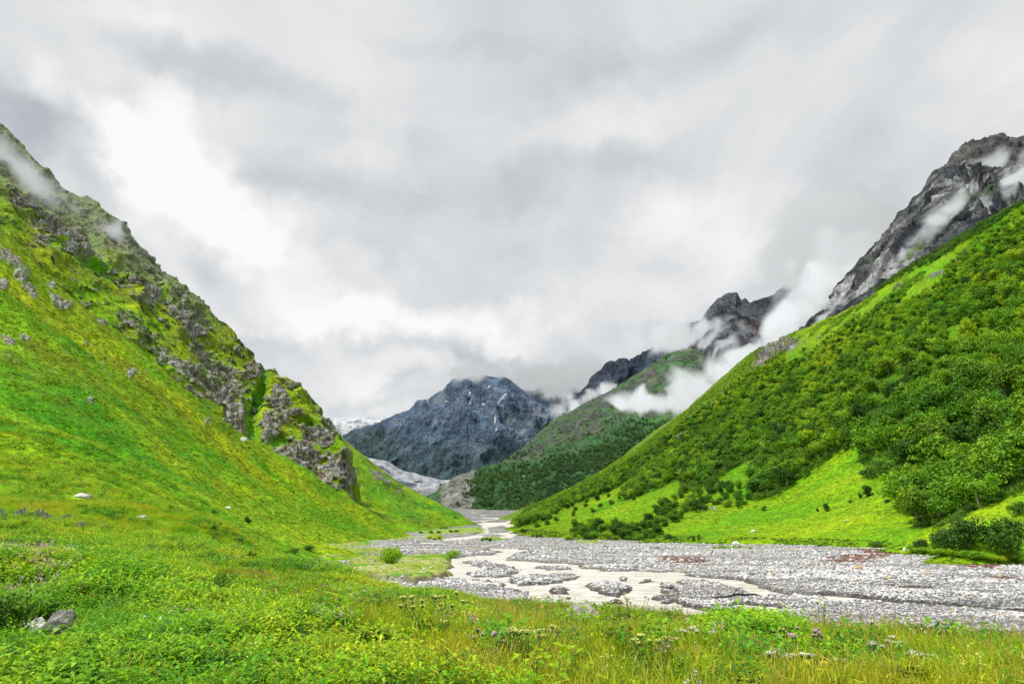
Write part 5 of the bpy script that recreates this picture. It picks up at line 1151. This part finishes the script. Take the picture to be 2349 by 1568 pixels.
# distant forest on the middle mountain
FMESH = [proto('far_tree', tree_parts('far_tree_%d' % i, 9, 8, 12, 12, 1.6, M_treef, 0, .2, .05, 60 + i)[0]) for i in range(2)]
Mo = np.array([v.co[:] for v in mid.data.vertices]).reshape(420, 640, 3); mpx, mpy = to_px(Mo)
fo = blobs(mpx, mpy, FOREST_M)
fw = sstep(.25, .95, fo + fbm(Mo * .008 + 31, 5, .6) * .6) * (mpx < 1640) + .03 * (mpy > 960) * (mpx < 1640)
pq, r, c_ = cell_points(Mo, fw, 8500); s = rng.uniform(.6, 1.35, len(pq))
scatter('distant_forest', 'dark forest on the shoulder of the mountain beyond the river bend', FMESH, pq - np.array([0, 0, 2]), s, rng.uniform(0, 6.28, len(pq)), rng.integers(0, 2, len(pq)), .05)

# single bushes and small trees: photo position of the foot, width and height in photo pixels
def single(px, py, wpx, hpx, zf, y0, y1, kind, label, name='bush', cat='bush', group=None, basew=None):
    off = .3 if (zf is z1 and y0 < 30) else 0.0
    p = at_ground(px, py, zf, y0, y1, off); k = kind; w0 = (4.6, 3.0, 5.2, 4.2)[k] * .86; m = p[1] / F
    sx__ = wpx * m / w0; sz__ = (hpx * m + off) / 3.7
    return tree_obj(name, label, cat, BU[k][0], BU[k][1], p - np.array([0, 0, .05 * hpx * m]), rng.uniform(0, 6.28), (sx__, sx__, sz__), group)
S_ = single
S_(901, 1293, 56, 50, zb, 60, 400, 3, 'round dense green bush standing alone on the grassy island left of the river')
S_(1038, 1281, 28, 22, zb, 60, 400, 3, 'small round bush on the gravel left of the river channel')
S_(1989, 1141, 22, 28, z2, 150, 900, 1, 'dark conical bush alone high on the bright meadow, the larger of a pair')
S_(1973, 1143, 9, 14, z2, 150, 900, 1, 'small dark bush beside the larger conical bush on the bright meadow')
S_(1897, 1173, 14, 19, z2, 150, 900, 1, 'dark upright bush alone in the middle of the bright meadow')
S_(1875, 1174, 6, 9, z2, 150, 900, 1, 'tiny dark bush left of the upright bush in the bright meadow')
S_(1754, 1172, 12, 12, z2, 150, 900, 1, 'small dark bush on the left part of the bright meadow')
S_(1950, 1154, 12, 10, z2, 150, 900, 0, 'low rounded bush on the upper bright meadow')
S_(2038, 1151, 14, 10, z2, 150, 900, 0, 'low dark bush near the right edge of the bright meadow')
S_(2111, 1258, 30, 30, z2, 120, 400, 0, 'small round bush at the left end of the bank thicket on the right')
S_(2163, 1256, 52, 60, z2, 120, 400, 0, 'tall rounded dark bush left of the two broad bushes on the right bank')
S_(2222, 1254, 92, 88, z2, 120, 400, 0, 'broad dark bush on the right bank, left of its equally broad neighbour')
S_(2298, 1250, 96, 84, z2, 120, 400, 0, 'broad dark bush at the right edge of the photo above the river bank')
S_(2334, 1181, 46, 42, z2, 120, 500, 0, 'rounded bush on the small yellow green hill at the right edge')
S_(2313, 1282, 34, 26, z2, 120, 400, 0, 'low dark bush on the right bank in front of the broad bushes')
S_(2268, 1284, 30, 14, z2, 110, 400, 3, 'light green low bush at the bottom of the right bank')
S_(1591, 1242, 8, 14, z2, 120, 900, 1, 'left one of two small upright trees on the far river bank')
S_(1604, 1241, 8, 17, z2, 120, 900, 1, 'right one of two small upright trees on the far river bank')
S_(1533, 1237, 26, 18, z2, 120, 900, 0, 'rounded dark bush near the water at the right end of the bank thicket')
S_(1888, 1256, 26, 12, z2, 120, 900, 0, 'low dark bush on the edge of the far bank below the bright meadow')
S_(2010, 1258, 40, 20, z2, 120, 900, 0, 'dark green bush on the far bank where the two slopes meet')
for k, (a, b_) in enumerate([(966, 1222), (990, 1221), (1007, 1221), (1033, 1219), (1048, 1219)]):
    S_(a, b_ + 1, 10, 7, zb, 300, 900, 0, 'small dark bush in the row along the far left river bank', group='bushes in a row along the far left river bank')
for k, (a, b_) in enumerate([(985, 1236), (996, 1238), (1008, 1236)]):
    S_(a, b_, 14, 9, zb, 100, 600, 3, 'small bush on the tiny island left of the upper channel', group='bushes on the tiny island left of the upper channel')
for k, (a, b_) in enumerate([(1108, 1241), (1116, 1240), (1124, 1241)]):
    S_(a, b_, 9, 8, zb, 100, 600, 1, 'small bush on the gravel bar in the middle of the upper river', group='bushes on the mid river gravel bar')
S_(1203, 1214, 14, 10, zb, 300, 1200, 0, 'dark bush at the tip of the right bank where the valley narrows')
for k, (a, b_) in enumerate([(1223, 1233), (1231, 1234), (1240, 1233)]):
    S_(a, b_, 8, 9, z2, 200, 900, 1, 'small upright tree on the tip of the right bank', group='small trees on the tip of the right bank')
for lab, a, b_, ww, hh, kk in [('dark brownish shrub alone on the lower left slope', 77, 1251, 46, 17, 0), ('dark round bush on the left slope near its foot, topmost of three', 566, 1196, 15, 14, 0), ('dark bush high on the left slope above the foot', 489, 1178, 14, 10, 0),
        ('dark bush on the left slope in the middle of a column of three', 487, 1214, 16, 13, 0), ('dark bush on the left slope, lowest of a column of three', 489, 1234, 20, 10, 0), ('wide dark bush at the foot of the left slope', 547, 1241, 24, 13, 0),
        ('dark bush at the foot of the left slope near the sandy flat', 578, 1271, 26, 13, 0), ('low bush on the edge of the sandy flat', 627, 1284, 20, 8, 0), ('dark bush beside the sandy flat, left one of a pair', 675, 1265, 30, 14, 0), ('dark bush beside the sandy flat, right one of a pair', 709, 1260, 28, 13, 0),
        ('reddish brown shrub among the tall herbs of the meadow', 499, 1350, 80, 40, 2)]:
    S_(a, b_, ww, hh, z1, 12, 400, kk, lab)
S_(5, 1425, 150, 105, z1, 9, 60, 0, 'dark olive shrub at the left edge beside the grey stones')
for k, (a, b_) in enumerate([(2098, 1263), (2122, 1268), (2140, 1270), (2165, 1272), (2190, 1275), (2212, 1279), (2238, 1281), (2290, 1286), (2335, 1292)]):
    S_(a, b_ + rng.uniform(-2, 2), rng.uniform(30, 46), rng.uniform(14, 22), z2, 110, 400, 3, 'low bright green bush in the hedge like row at the foot of the right bank', group='bushes in the row at the foot of the right bank')
# thicket along the right bank and the diagonal band of small trees
poly = [(1305, 1240), (1320, 1212), (1380, 1204), (1440, 1206), (1500, 1200), (1512, 1214), (1505, 1238), (1400, 1243)]
def pick(poly, n, mind):
    q_ = np.array(poly); out = []
    while n > 0:
        p = rng.uniform(q_.min(0), q_.max(0))
        if sdf_poly(np.array([p[0]]), np.array([p[1]]), poly)[0] < 0 and all((p[0] - o[0]) ** 2 + ((p[1] - o[1]) * 1.6) ** 2 > mind ** 2 for o in out): out.append(p)
        n -= 1
    return out
for a, b_ in pick(poly, 260, 11): S_(a, b_, rng.uniform(16, 26), rng.uniform(14, 28), z2, 150, 900, int(rng.choice([0, 1, 0, 3])), 'small dark tree in the thicket on the river bank right of the channel', 'small_tree', 'tree', 'small trees in the thicket on the river bank')
poly = [(1488, 1200), (1505, 1175), (1560, 1128), (1625, 1104), (1700, 1112), (1728, 1145), (1700, 1168), (1640, 1164), (1590, 1180), (1530, 1208)]
for a, b_ in pick(poly, 420, 15): S_(a, b_, rng.uniform(12, 30), rng.uniform(14, 30), z2, 150, 900, int(rng.choice([0, 1, 0, 3, 2])), 'small tree in the diagonal band of scattered trees crossing the meadow', 'small_tree', 'tree', 'small trees in the diagonal band crossing the meadow')
poly = [(1200, 1222), (1300, 1165), (1400, 1130), (1470, 1145), (1400, 1168), (1300, 1192), (1230, 1214)]
for a, b_ in pick(poly, 120, 14): S_(a, b_, rng.uniform(8, 15), rng.uniform(9, 16), z2, 200, 1000, int(rng.choice([0, 1])), 'small tree on the meadow edge below the far end of the forest', 'small_tree', 'tree', 'small trees below the far end of the forest')
# bare pale trees in the forest
def bare_mesh(seed):
    r_ = np.random.default_rng(seed); mb = MB(); top = np.array([r_.normal(0, .5), r_.normal(0, .5), 7.0]); tube(mb, [(0, 0, 0), top * .5 + r_.normal(0, .2, 3), top], [.26, .18, .05], 5)
    for _ in range(9):
        f = r_.uniform(.35, .9); b0 = top * f; d = np.array([r_.normal(0, 1.6), r_.normal(0, 1.6), r_.uniform(.8, 2.4)]); tube(mb, [b0, b0 + d * .5 + r_.normal(0, .15, 3), b0 + d], [.11, .08, .03], 4)
    return mb.mesh('bare_tree', [flat_material('dead_wood', (0.42, 0.40, 0.33), .2)])
for lab, a, b_ in [('bare whitish tree standing out of the middle of the forest', 1853, 925), ('bare pale tree with spreading branches in the upper forest', 2130, 925), ('broken pale trunk above the diagonal edge of the forest', 1792, 1000), ('pale dead tree in the upper left of the forest', 1972, 852), ('pale dead tree in the lower right of the forest', 2190, 892)]:
    p = at_ground(a, b_, z2, 200, 1000); tag_ = bpy.data.objects.new('dead_tree', bare_mesh(int(a))); COL.objects.link(tag_); tag_.location = p + np.array([-2, -4, 3.0]) ; tag_.scale = (.62, .62, .62); tag_['label'] = lab; tag_['category'] = 'tree'

lap('rocks, flowers')
# ------------------------------------------------------------ rocks one can point at
def boulder(px, py, wpx, hpx, zf, y0, y1, label, seed, material=None, name='boulder', cat='rock', sink=.3, depth=.8, sub=4, rz=None, lift=.1):
    off = lift if (zf is z1 and y0 < 30) else 0.0
    p = at_ground(px, py, zf, y0, y1, off); m = p[1] / F; hpx = hpx + off / m; me_ = rock_mesh(name, wpx * m * .62, wpx * m * .56 * depth, hpx * m * .72, sub, .22, 1.5, material or M_pale, seed)
    o = bpy.data.objects.new(name, me_); COL.objects.link(o); o.location = p + np.array([0, wpx * m * .3, hpx * m * (.5 - sink)]); o.rotation_euler = (0, 0, rng.uniform(-.3, .3) if rz is None else rz); o['label'] = label; o['category'] = cat; return o
boulder(1335, 1420, 82, 32, z1, 9, 60, 'large grey boulder on the edge of the meadow above the river', 3, M_boulder, sub=5, lift=.2)
boulder(128, 1441, 70, 34, z1, 9, 40, 'flat brown grey stone lying in the herbs at the lower left', 5, M_boulder, sink=.12)
boulder(86, 1437, 34, 22, z1, 9, 40, 'smaller pale stone left of the flat grey stone in the herbs', 6, M_pale)
boulder(58, 1433, 26, 18, z1, 9, 40, 'small stone half hidden under the dark shrub at the left edge', 8, M_pale)
for lab, a, b_, ww, hh, sd_ in [('long white rock lying on the lower left slope', 183, 1141, 36, 11, 11), ('small white rock on the left slope right of the long white rock', 221, 1159, 13, 6, 12), ('white angular rock at the foot of the left slope', 322, 1191, 20, 12, 13), ('small pale rock in the middle of the left slope', 521, 1167, 12, 7, 14),
        ('pale rock near the crest of the grassy slope in front of the crags', 556, 1012, 15, 10, 15), ('small pale rock on the upper left slope', 205, 920, 8, 8, 16)]:
    boulder(a, b_, ww, hh, z1, 30, 420, lab, sd_, M_pale)
for lab, a, b_, ww, hh, sd_ in [('white rock on the lower part of the bright meadow', 1729, 1220, 11, 6, 21), ('pointed grey rock on the far bank at the edge of the gravel', 1690, 1255, 17, 14, 22), ('small whitish rock where the right bank meets the gravel', 2077, 1264, 8, 9, 23), ('flat pale rock on the right part of the bright meadow', 1945, 1197, 10, 3, 24)]:
    boulder(a, b_, ww, hh, z2, 100, 600, lab, sd_, M_pale)
for k, (a, b_) in enumerate([(1277, 1430), (1270, 1437), (1284, 1431), (1266, 1454), (1270, 1462), (1264, 1469), (1268, 1477), (1263, 1484), (1272, 1491), (1279, 1494)]):
    boulder(a, b_, rng.uniform(9, 14), rng.uniform(6, 9), z1, 9, 50, 'whitish stone in the short stony strip left of the boulder', 30 + k, M_pale, 'stone', 'stone', sub=3)['group'] = 'stones of the strip beside the boulder'
# rubble patch in the tree band
for k in range(14):
    boulder(1624 + rng.uniform(-17, 17), 1168 + rng.uniform(-4, 4), rng.uniform(4, 8), rng.uniform(3, 5), z2, 200, 700, 'grey stone of the rubble patch in the diagonal tree band', 60 + k, M_boulder, 'stone', 'stone', sub=2)['group'] = 'stones of the rubble patch'
# driftwood
mb = MB(); a0 = at_ground(1640, 1380, zb, 30, 300); a1 = at_ground(1748, 1372, zb, 30, 300); mm = (a0 + a1) / 2 + np.array([0, 0, .35])
pts_ = [a0 + (a1 - a0) * f + np.array([0, 0, .25 + .25 * math.sin(f * 3.1) + .06 * math.sin(f * 17)]) for f in np.linspace(0, 1, 9)]; tube(mb, pts_, [.05, .08, .10, .12, .13, .12, .10, .08, .04], 7)
tube(mb, [pts_[3], pts_[3] + np.array([.5, .3, .5]), pts_[3] + np.array([1.2, .4, .8])], [.07, .05, .02], 5); tube(mb, [pts_[1], pts_[1] + np.array([-.9, -.5, .05]), pts_[1] + np.array([-1.7, -.6, -.1])], [.06, .05, .02], 5)
o = obj('driftwood', mb.mesh('driftwood', [M_wood], True)); o['label'] = 'dark driftwood branch lying on the gravel of the river bed'; o['category'] = 'branch'

# ------------------------------------------------------------ tall flowering plants and ferns one can point at
def umbel_mesh(n, h, spread, material, r=.05):
    st = MB(); hd = MB()
    out_ = []
    for _ in range(n):
        st = MB(); hd = MB(); out_.append((st, hd)); a = rng.uniform(0, 6.28); rr = spread * math.sqrt(rng.random()); b0 = np.array([rr * .3 * math.cos(a), rr * .3 * math.sin(a), 0]); t0 = np.array([rr * math.cos(a), rr * math.sin(a), h * rng.uniform(.7, 1.1)])
        tube(st, [b0, (b0 + t0) * .5 + np.array([0, 0, .04]), t0], [.009, .007, .005], 4)
        for q_ in range(16):
            an = q_ * 2.4; rad = r * math.sqrt((q_ + .5) / 16); e = t0 + np.array([rad * math.cos(an), rad * math.sin(an), .05 - rad * rad * 3]); tube(st, [t0, e], [.003, .002], 3); c_ = e + rng.normal(0, .006, (4, 3)); nn = np.tile([0, 0, 1.0], (4, 1)); cards(hd, c_, .024, nn * 2)
    return out_
def flower_plant(px, py, hpx, label, kind, fol='fern', n=6, spread=.3, folk=None, wpx=None, r=.05):
    p = at_ground(px, py, z1, 7.5, 60, .12); m = p[1] / F; h = hpx * m * 1.1 + .12
    e = bpy.data.objects.new('flowering_plant', None); COL.objects.link(e); e.location = p; e['label'] = label; e['category'] = 'flower'
    for st, hd in umbel_mesh(n, h, spread, kind, r):
        obj('stalk', st.mesh('stalk', [M_stem], True), e); obj('flower_head', hd.mesh('flower_head', [kind]), e)
    if fol: obj('foliage', fern_mesh('foliage', 16, (wpx or 40) * m * .62, folk or M_herbd), e)
    return e
flower_plant(1215, 1524, 62, 'dark leafy plant with pale yellow umbels in the middle of the meadow', M_yumb, n=13, spread=.36, wpx=56, r=.07)
flower_plant(1500, 1522, 46, 'plant with yellow green umbels right of the middle of the meadow', M_yumb, n=8, spread=.3, wpx=40)
flower_plant(1425, 1424, 36, 'tall thin umbels against the milky water beside the boulder, left one', M_yumb, n=8, spread=.55, wpx=50)
flower_plant(1455, 1424, 44, 'tall thin umbels against the milky water, farther right of the boulder', M_yumb, n=6, spread=.5, wpx=44)
flower_plant(985, 1450, 60, 'dark bushy plant with yellow umbels left of the middle of the meadow', M_yumb, n=9, spread=.5, wpx=70)
flower_plant(1020, 1425, 44, 'tall yellow umbels behind the dark bushy plant', M_yumb, None, n=6, spread=.3)
flower_plant(950, 1425, 40, 'yellow umbels left of the dark bushy plant', M_yumb, None, n=5, spread=.3)
flower_plant(1884, 1452, 50, 'tall green stalk with a small umbel rising over the gravel', M_yumb, n=3, spread=.12, wpx=20)
flower_plant(1820, 1540, 26, 'white umbels at the bottom right of the meadow', M_white, None, n=12, spread=.3)
flower_plant(1927, 1540, 18, 'two white umbels at the bottom right beside the dark fern', M_white, None, n=3, spread=.08)
flower_plant(1587, 1475, 20, 'white flowers left of the bright leafy mound', M_white, None, n=8, spread=.3)
flower_plant(2001, 1506, 16, 'single white umbel in the right part of the meadow', M_white, None, n=3, spread=.08)
flower_plant(2048, 1500, 20, 'white umbels near the right edge of the meadow', M_white, n=8, spread=.35, wpx=36)
flower_plant(2124, 1535, 20, 'white umbels low in the right corner of the meadow', M_white, n=6, spread=.25, wpx=30)
flower_plant(1878, 1556, 16, 'bright yellow flowers at the bottom edge, right one', M_yel, None, n=7, spread=.12, r=.05)
flower_plant(1850, 1550, 16, 'bright yellow flowers at the bottom edge, left one', M_yel, None, n=4, spread=.07, r=.05)
flower_plant(1836, 1500, 38, 'pink flowering plant at the right end of the bright leafy mound', M_pink, n=16, spread=.35, folk=M_fern, wpx=40, r=.022)
flower_plant(1130, 1488, 24, 'pink flowers in the grass of the middle meadow', M_pink, None, n=10, spread=.3, r=.02)
def fern(px, py, wpx, label, material=None):
    p = at_ground(px, py, z1, 7.5, 60, .2) + np.array([0, 0, .1]); m = p[1] / F; o = obj('fern', fern_mesh('fern', 18, wpx * m * .62, material or M_fern)); o.location = p; o['label'] = label; o['category'] = 'fern'
fern(1898, 1528, 66, 'wide dark fern in the lower right of the meadow'); fern(1920, 1488, 34, 'smaller dark fern behind the wide fern'); fern(858, 1462, 60, 'dark fern clump left of the middle', M_fern); fern(1275, 1424, 46, 'bright fern growing against the left side of the boulder')
fern(1330, 1430, 40, 'fern growing in front of the boulder'); fern(1378, 1426, 36, 'fern at the right side of the boulder'); fern(1440, 1480, 40, 'low green fern right of the middle of the meadow', M_herbd); fern(1330, 1500, 40, 'dark low fern below the boulder', M_herbd)
fern(2090, 1540, 50, 'dark fern clump in the lower right corner'); fern(1690, 1545, 30, 'small round leafy plant at the bottom right', M_herb)
# grey violet flower spikes on the left
x, y = sample_wedge(420, 38, 75, -.68, -.42); z_ = z1(x, y); px, py = to_px(np.stack([x, y, z_], -1)); ok = blobs(px, py, [(60, 1195, 24, 14, 0, 1), (110, 1196, 60, 10, 5, 1), (155, 1202, 20, 6, 0, 1), (5, 1196, 14, 10, 0, 1), (190, 1222, 10, 5, 0, .8)]) > .5
LV = proto('lavender', small_flower('violet_spikes', M_lav, 12, .8, .07, True)); scatter('violet_flowers', 'grey violet flower spikes on the lower left slope', [LV], np.stack([x, y, z_], -1)[ok], rng.uniform(.6, 1.1, ok.sum()), rng.uniform(0, 6.28, ok.sum()), np.zeros(ok.sum()))
lap('clouds')
# ------------------------------------------------------------ low clouds hanging on the mountains (volumes)
def cloud(px, py, Y, rx, ry, depth, ang, tau, label, L=0.80, thr=0.46, soft=0.16, freq=1.9, seed=0.0):
    if px > 1400 and px < 1950: thr -= .035; tau *= 1.5
    L += .04
    if px > 2000: tau *= 1.4
    """ellipsoid of thin cloud; rx, ry in photo pixels, depth in metres, tau = optical depth through its middle"""
    import bmesh
    p = P(px, py, Y); m = Y / F
    bm = bmesh.new(); bmesh.ops.create_icosphere(bm, subdivisions=3, radius=1.0); me_ = bpy.data.meshes.new('cloud'); bm.to_mesh(me_); bm.free()
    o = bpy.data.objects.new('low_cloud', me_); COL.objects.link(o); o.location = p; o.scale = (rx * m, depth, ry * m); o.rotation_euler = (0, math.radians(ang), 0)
    o['label'] = label; o['category'] = 'cloud'
    mt = bpy.data.materials.new('cloud'); mt.use_nodes = True; t = NT(mt.node_tree); t.t.nodes.clear()
    oc = t.n('ShaderNodeTexCoord').outputs['Object']
    rx *= 1.35; ry *= 1.45; depth *= 1.2; o.scale = (rx * m, depth, ry * m)
    sc_ = np.array([rx, depth / m, ry]) / max(ry, 12)
    q_ = t.n('ShaderNodeMapping', None, _0=oc, Scale=(sc_[0] * freq * .5, sc_[1] * freq * .5 * .4, sc_[2] * freq * .5), Location=(seed, seed * 1.7, seed * .6)).outputs[0]
    n_ = t.noise(q_, 1.0, 6, 0.60, 0.6).outputs[0]
    r = t.vm('LENGTH', oc); fall = t.rng(r, 0.0, 1.0, 0.80, -0.85)
    d = t.rng(t.m('ADD', t.m('MULTIPLY', t.m('SUBTRACT', n_, .5), 3.4), fall), (thr - .42) * 4, (thr - .42) * 4 + 1.0, 0.0, 1.0, 'SMOOTHSTEP')
    d = t.m('POWER', d, 1.3)
    edge = t.rng(r, .75, .98, 1.0, 0.0, 'SMOOTHSTEP')
    dens = t.m('MULTIPLY', t.m('MULTIPLY', d, edge), tau / (depth * 1.1))
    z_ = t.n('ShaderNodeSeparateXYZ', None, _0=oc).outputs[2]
    lum = t.m('ADD', t.rng(z_, -.8, .6, L * .84, L), t.m('MULTIPLY', t.m('SUBTRACT', n_, .5), .30))  # painted shading: lighter top and greyer underside put into the glow
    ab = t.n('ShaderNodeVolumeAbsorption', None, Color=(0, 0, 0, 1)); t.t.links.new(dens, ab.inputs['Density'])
    em = t.n('ShaderNodeEmission', None, Color=(0.955, 0.985, 1.0, 1)); t.t.links.new(t.m('MULTIPLY', dens, lum), em.inputs['Strength'])  # cloud emits its brightness itself instead of scattering daylight
    ad = t.n('ShaderNodeAddShader'); t.t.links.new(ab.outputs[0], ad.inputs[0]); t.t.links.new(em.outputs[0], ad.inputs[1])
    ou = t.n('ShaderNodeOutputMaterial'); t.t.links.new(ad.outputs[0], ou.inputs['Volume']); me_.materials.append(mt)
    return o
C = cloud
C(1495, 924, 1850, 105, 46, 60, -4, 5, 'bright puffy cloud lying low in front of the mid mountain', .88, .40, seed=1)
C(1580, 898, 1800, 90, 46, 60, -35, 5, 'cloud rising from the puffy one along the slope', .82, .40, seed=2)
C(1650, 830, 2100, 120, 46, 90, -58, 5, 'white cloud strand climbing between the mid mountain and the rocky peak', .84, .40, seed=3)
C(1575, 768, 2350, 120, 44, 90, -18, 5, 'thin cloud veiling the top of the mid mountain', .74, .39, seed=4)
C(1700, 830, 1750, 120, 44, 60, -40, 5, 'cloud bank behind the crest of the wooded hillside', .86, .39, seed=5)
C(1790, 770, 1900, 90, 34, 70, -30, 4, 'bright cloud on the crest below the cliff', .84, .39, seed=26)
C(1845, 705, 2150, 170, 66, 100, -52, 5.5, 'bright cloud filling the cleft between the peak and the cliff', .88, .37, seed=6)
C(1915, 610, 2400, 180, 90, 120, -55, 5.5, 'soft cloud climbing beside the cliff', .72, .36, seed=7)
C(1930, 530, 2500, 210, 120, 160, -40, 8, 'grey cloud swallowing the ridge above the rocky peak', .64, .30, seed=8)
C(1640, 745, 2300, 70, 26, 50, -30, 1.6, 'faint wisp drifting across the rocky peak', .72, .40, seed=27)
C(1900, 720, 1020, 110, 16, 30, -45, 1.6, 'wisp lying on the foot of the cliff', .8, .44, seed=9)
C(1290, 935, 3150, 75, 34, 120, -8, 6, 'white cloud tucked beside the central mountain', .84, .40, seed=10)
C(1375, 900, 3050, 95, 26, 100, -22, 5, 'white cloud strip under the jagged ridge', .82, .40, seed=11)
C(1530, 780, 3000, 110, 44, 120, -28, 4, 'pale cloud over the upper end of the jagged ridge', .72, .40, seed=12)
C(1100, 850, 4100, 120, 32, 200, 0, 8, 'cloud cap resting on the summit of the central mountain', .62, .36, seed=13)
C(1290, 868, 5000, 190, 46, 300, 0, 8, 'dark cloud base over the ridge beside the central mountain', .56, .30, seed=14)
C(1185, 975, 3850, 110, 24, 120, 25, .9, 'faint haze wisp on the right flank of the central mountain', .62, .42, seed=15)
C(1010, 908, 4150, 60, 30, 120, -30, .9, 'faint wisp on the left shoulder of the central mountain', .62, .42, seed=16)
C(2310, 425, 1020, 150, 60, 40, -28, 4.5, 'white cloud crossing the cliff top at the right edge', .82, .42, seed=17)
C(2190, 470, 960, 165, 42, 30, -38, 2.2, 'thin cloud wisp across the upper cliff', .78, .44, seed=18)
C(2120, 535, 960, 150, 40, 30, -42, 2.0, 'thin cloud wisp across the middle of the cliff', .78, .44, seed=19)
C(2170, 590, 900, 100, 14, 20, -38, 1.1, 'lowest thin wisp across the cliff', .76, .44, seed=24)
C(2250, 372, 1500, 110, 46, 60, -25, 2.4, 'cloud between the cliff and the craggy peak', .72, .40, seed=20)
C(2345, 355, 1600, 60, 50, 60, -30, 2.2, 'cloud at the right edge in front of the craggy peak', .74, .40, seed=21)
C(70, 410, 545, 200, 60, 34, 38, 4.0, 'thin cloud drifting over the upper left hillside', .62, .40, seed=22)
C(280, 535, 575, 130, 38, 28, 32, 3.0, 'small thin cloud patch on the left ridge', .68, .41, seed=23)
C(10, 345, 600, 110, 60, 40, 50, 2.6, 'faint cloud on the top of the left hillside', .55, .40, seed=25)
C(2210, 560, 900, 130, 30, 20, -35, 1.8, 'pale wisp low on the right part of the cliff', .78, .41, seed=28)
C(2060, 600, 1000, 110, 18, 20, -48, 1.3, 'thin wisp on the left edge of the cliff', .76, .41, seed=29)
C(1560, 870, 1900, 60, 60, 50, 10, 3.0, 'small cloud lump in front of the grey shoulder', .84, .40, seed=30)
lap('end')
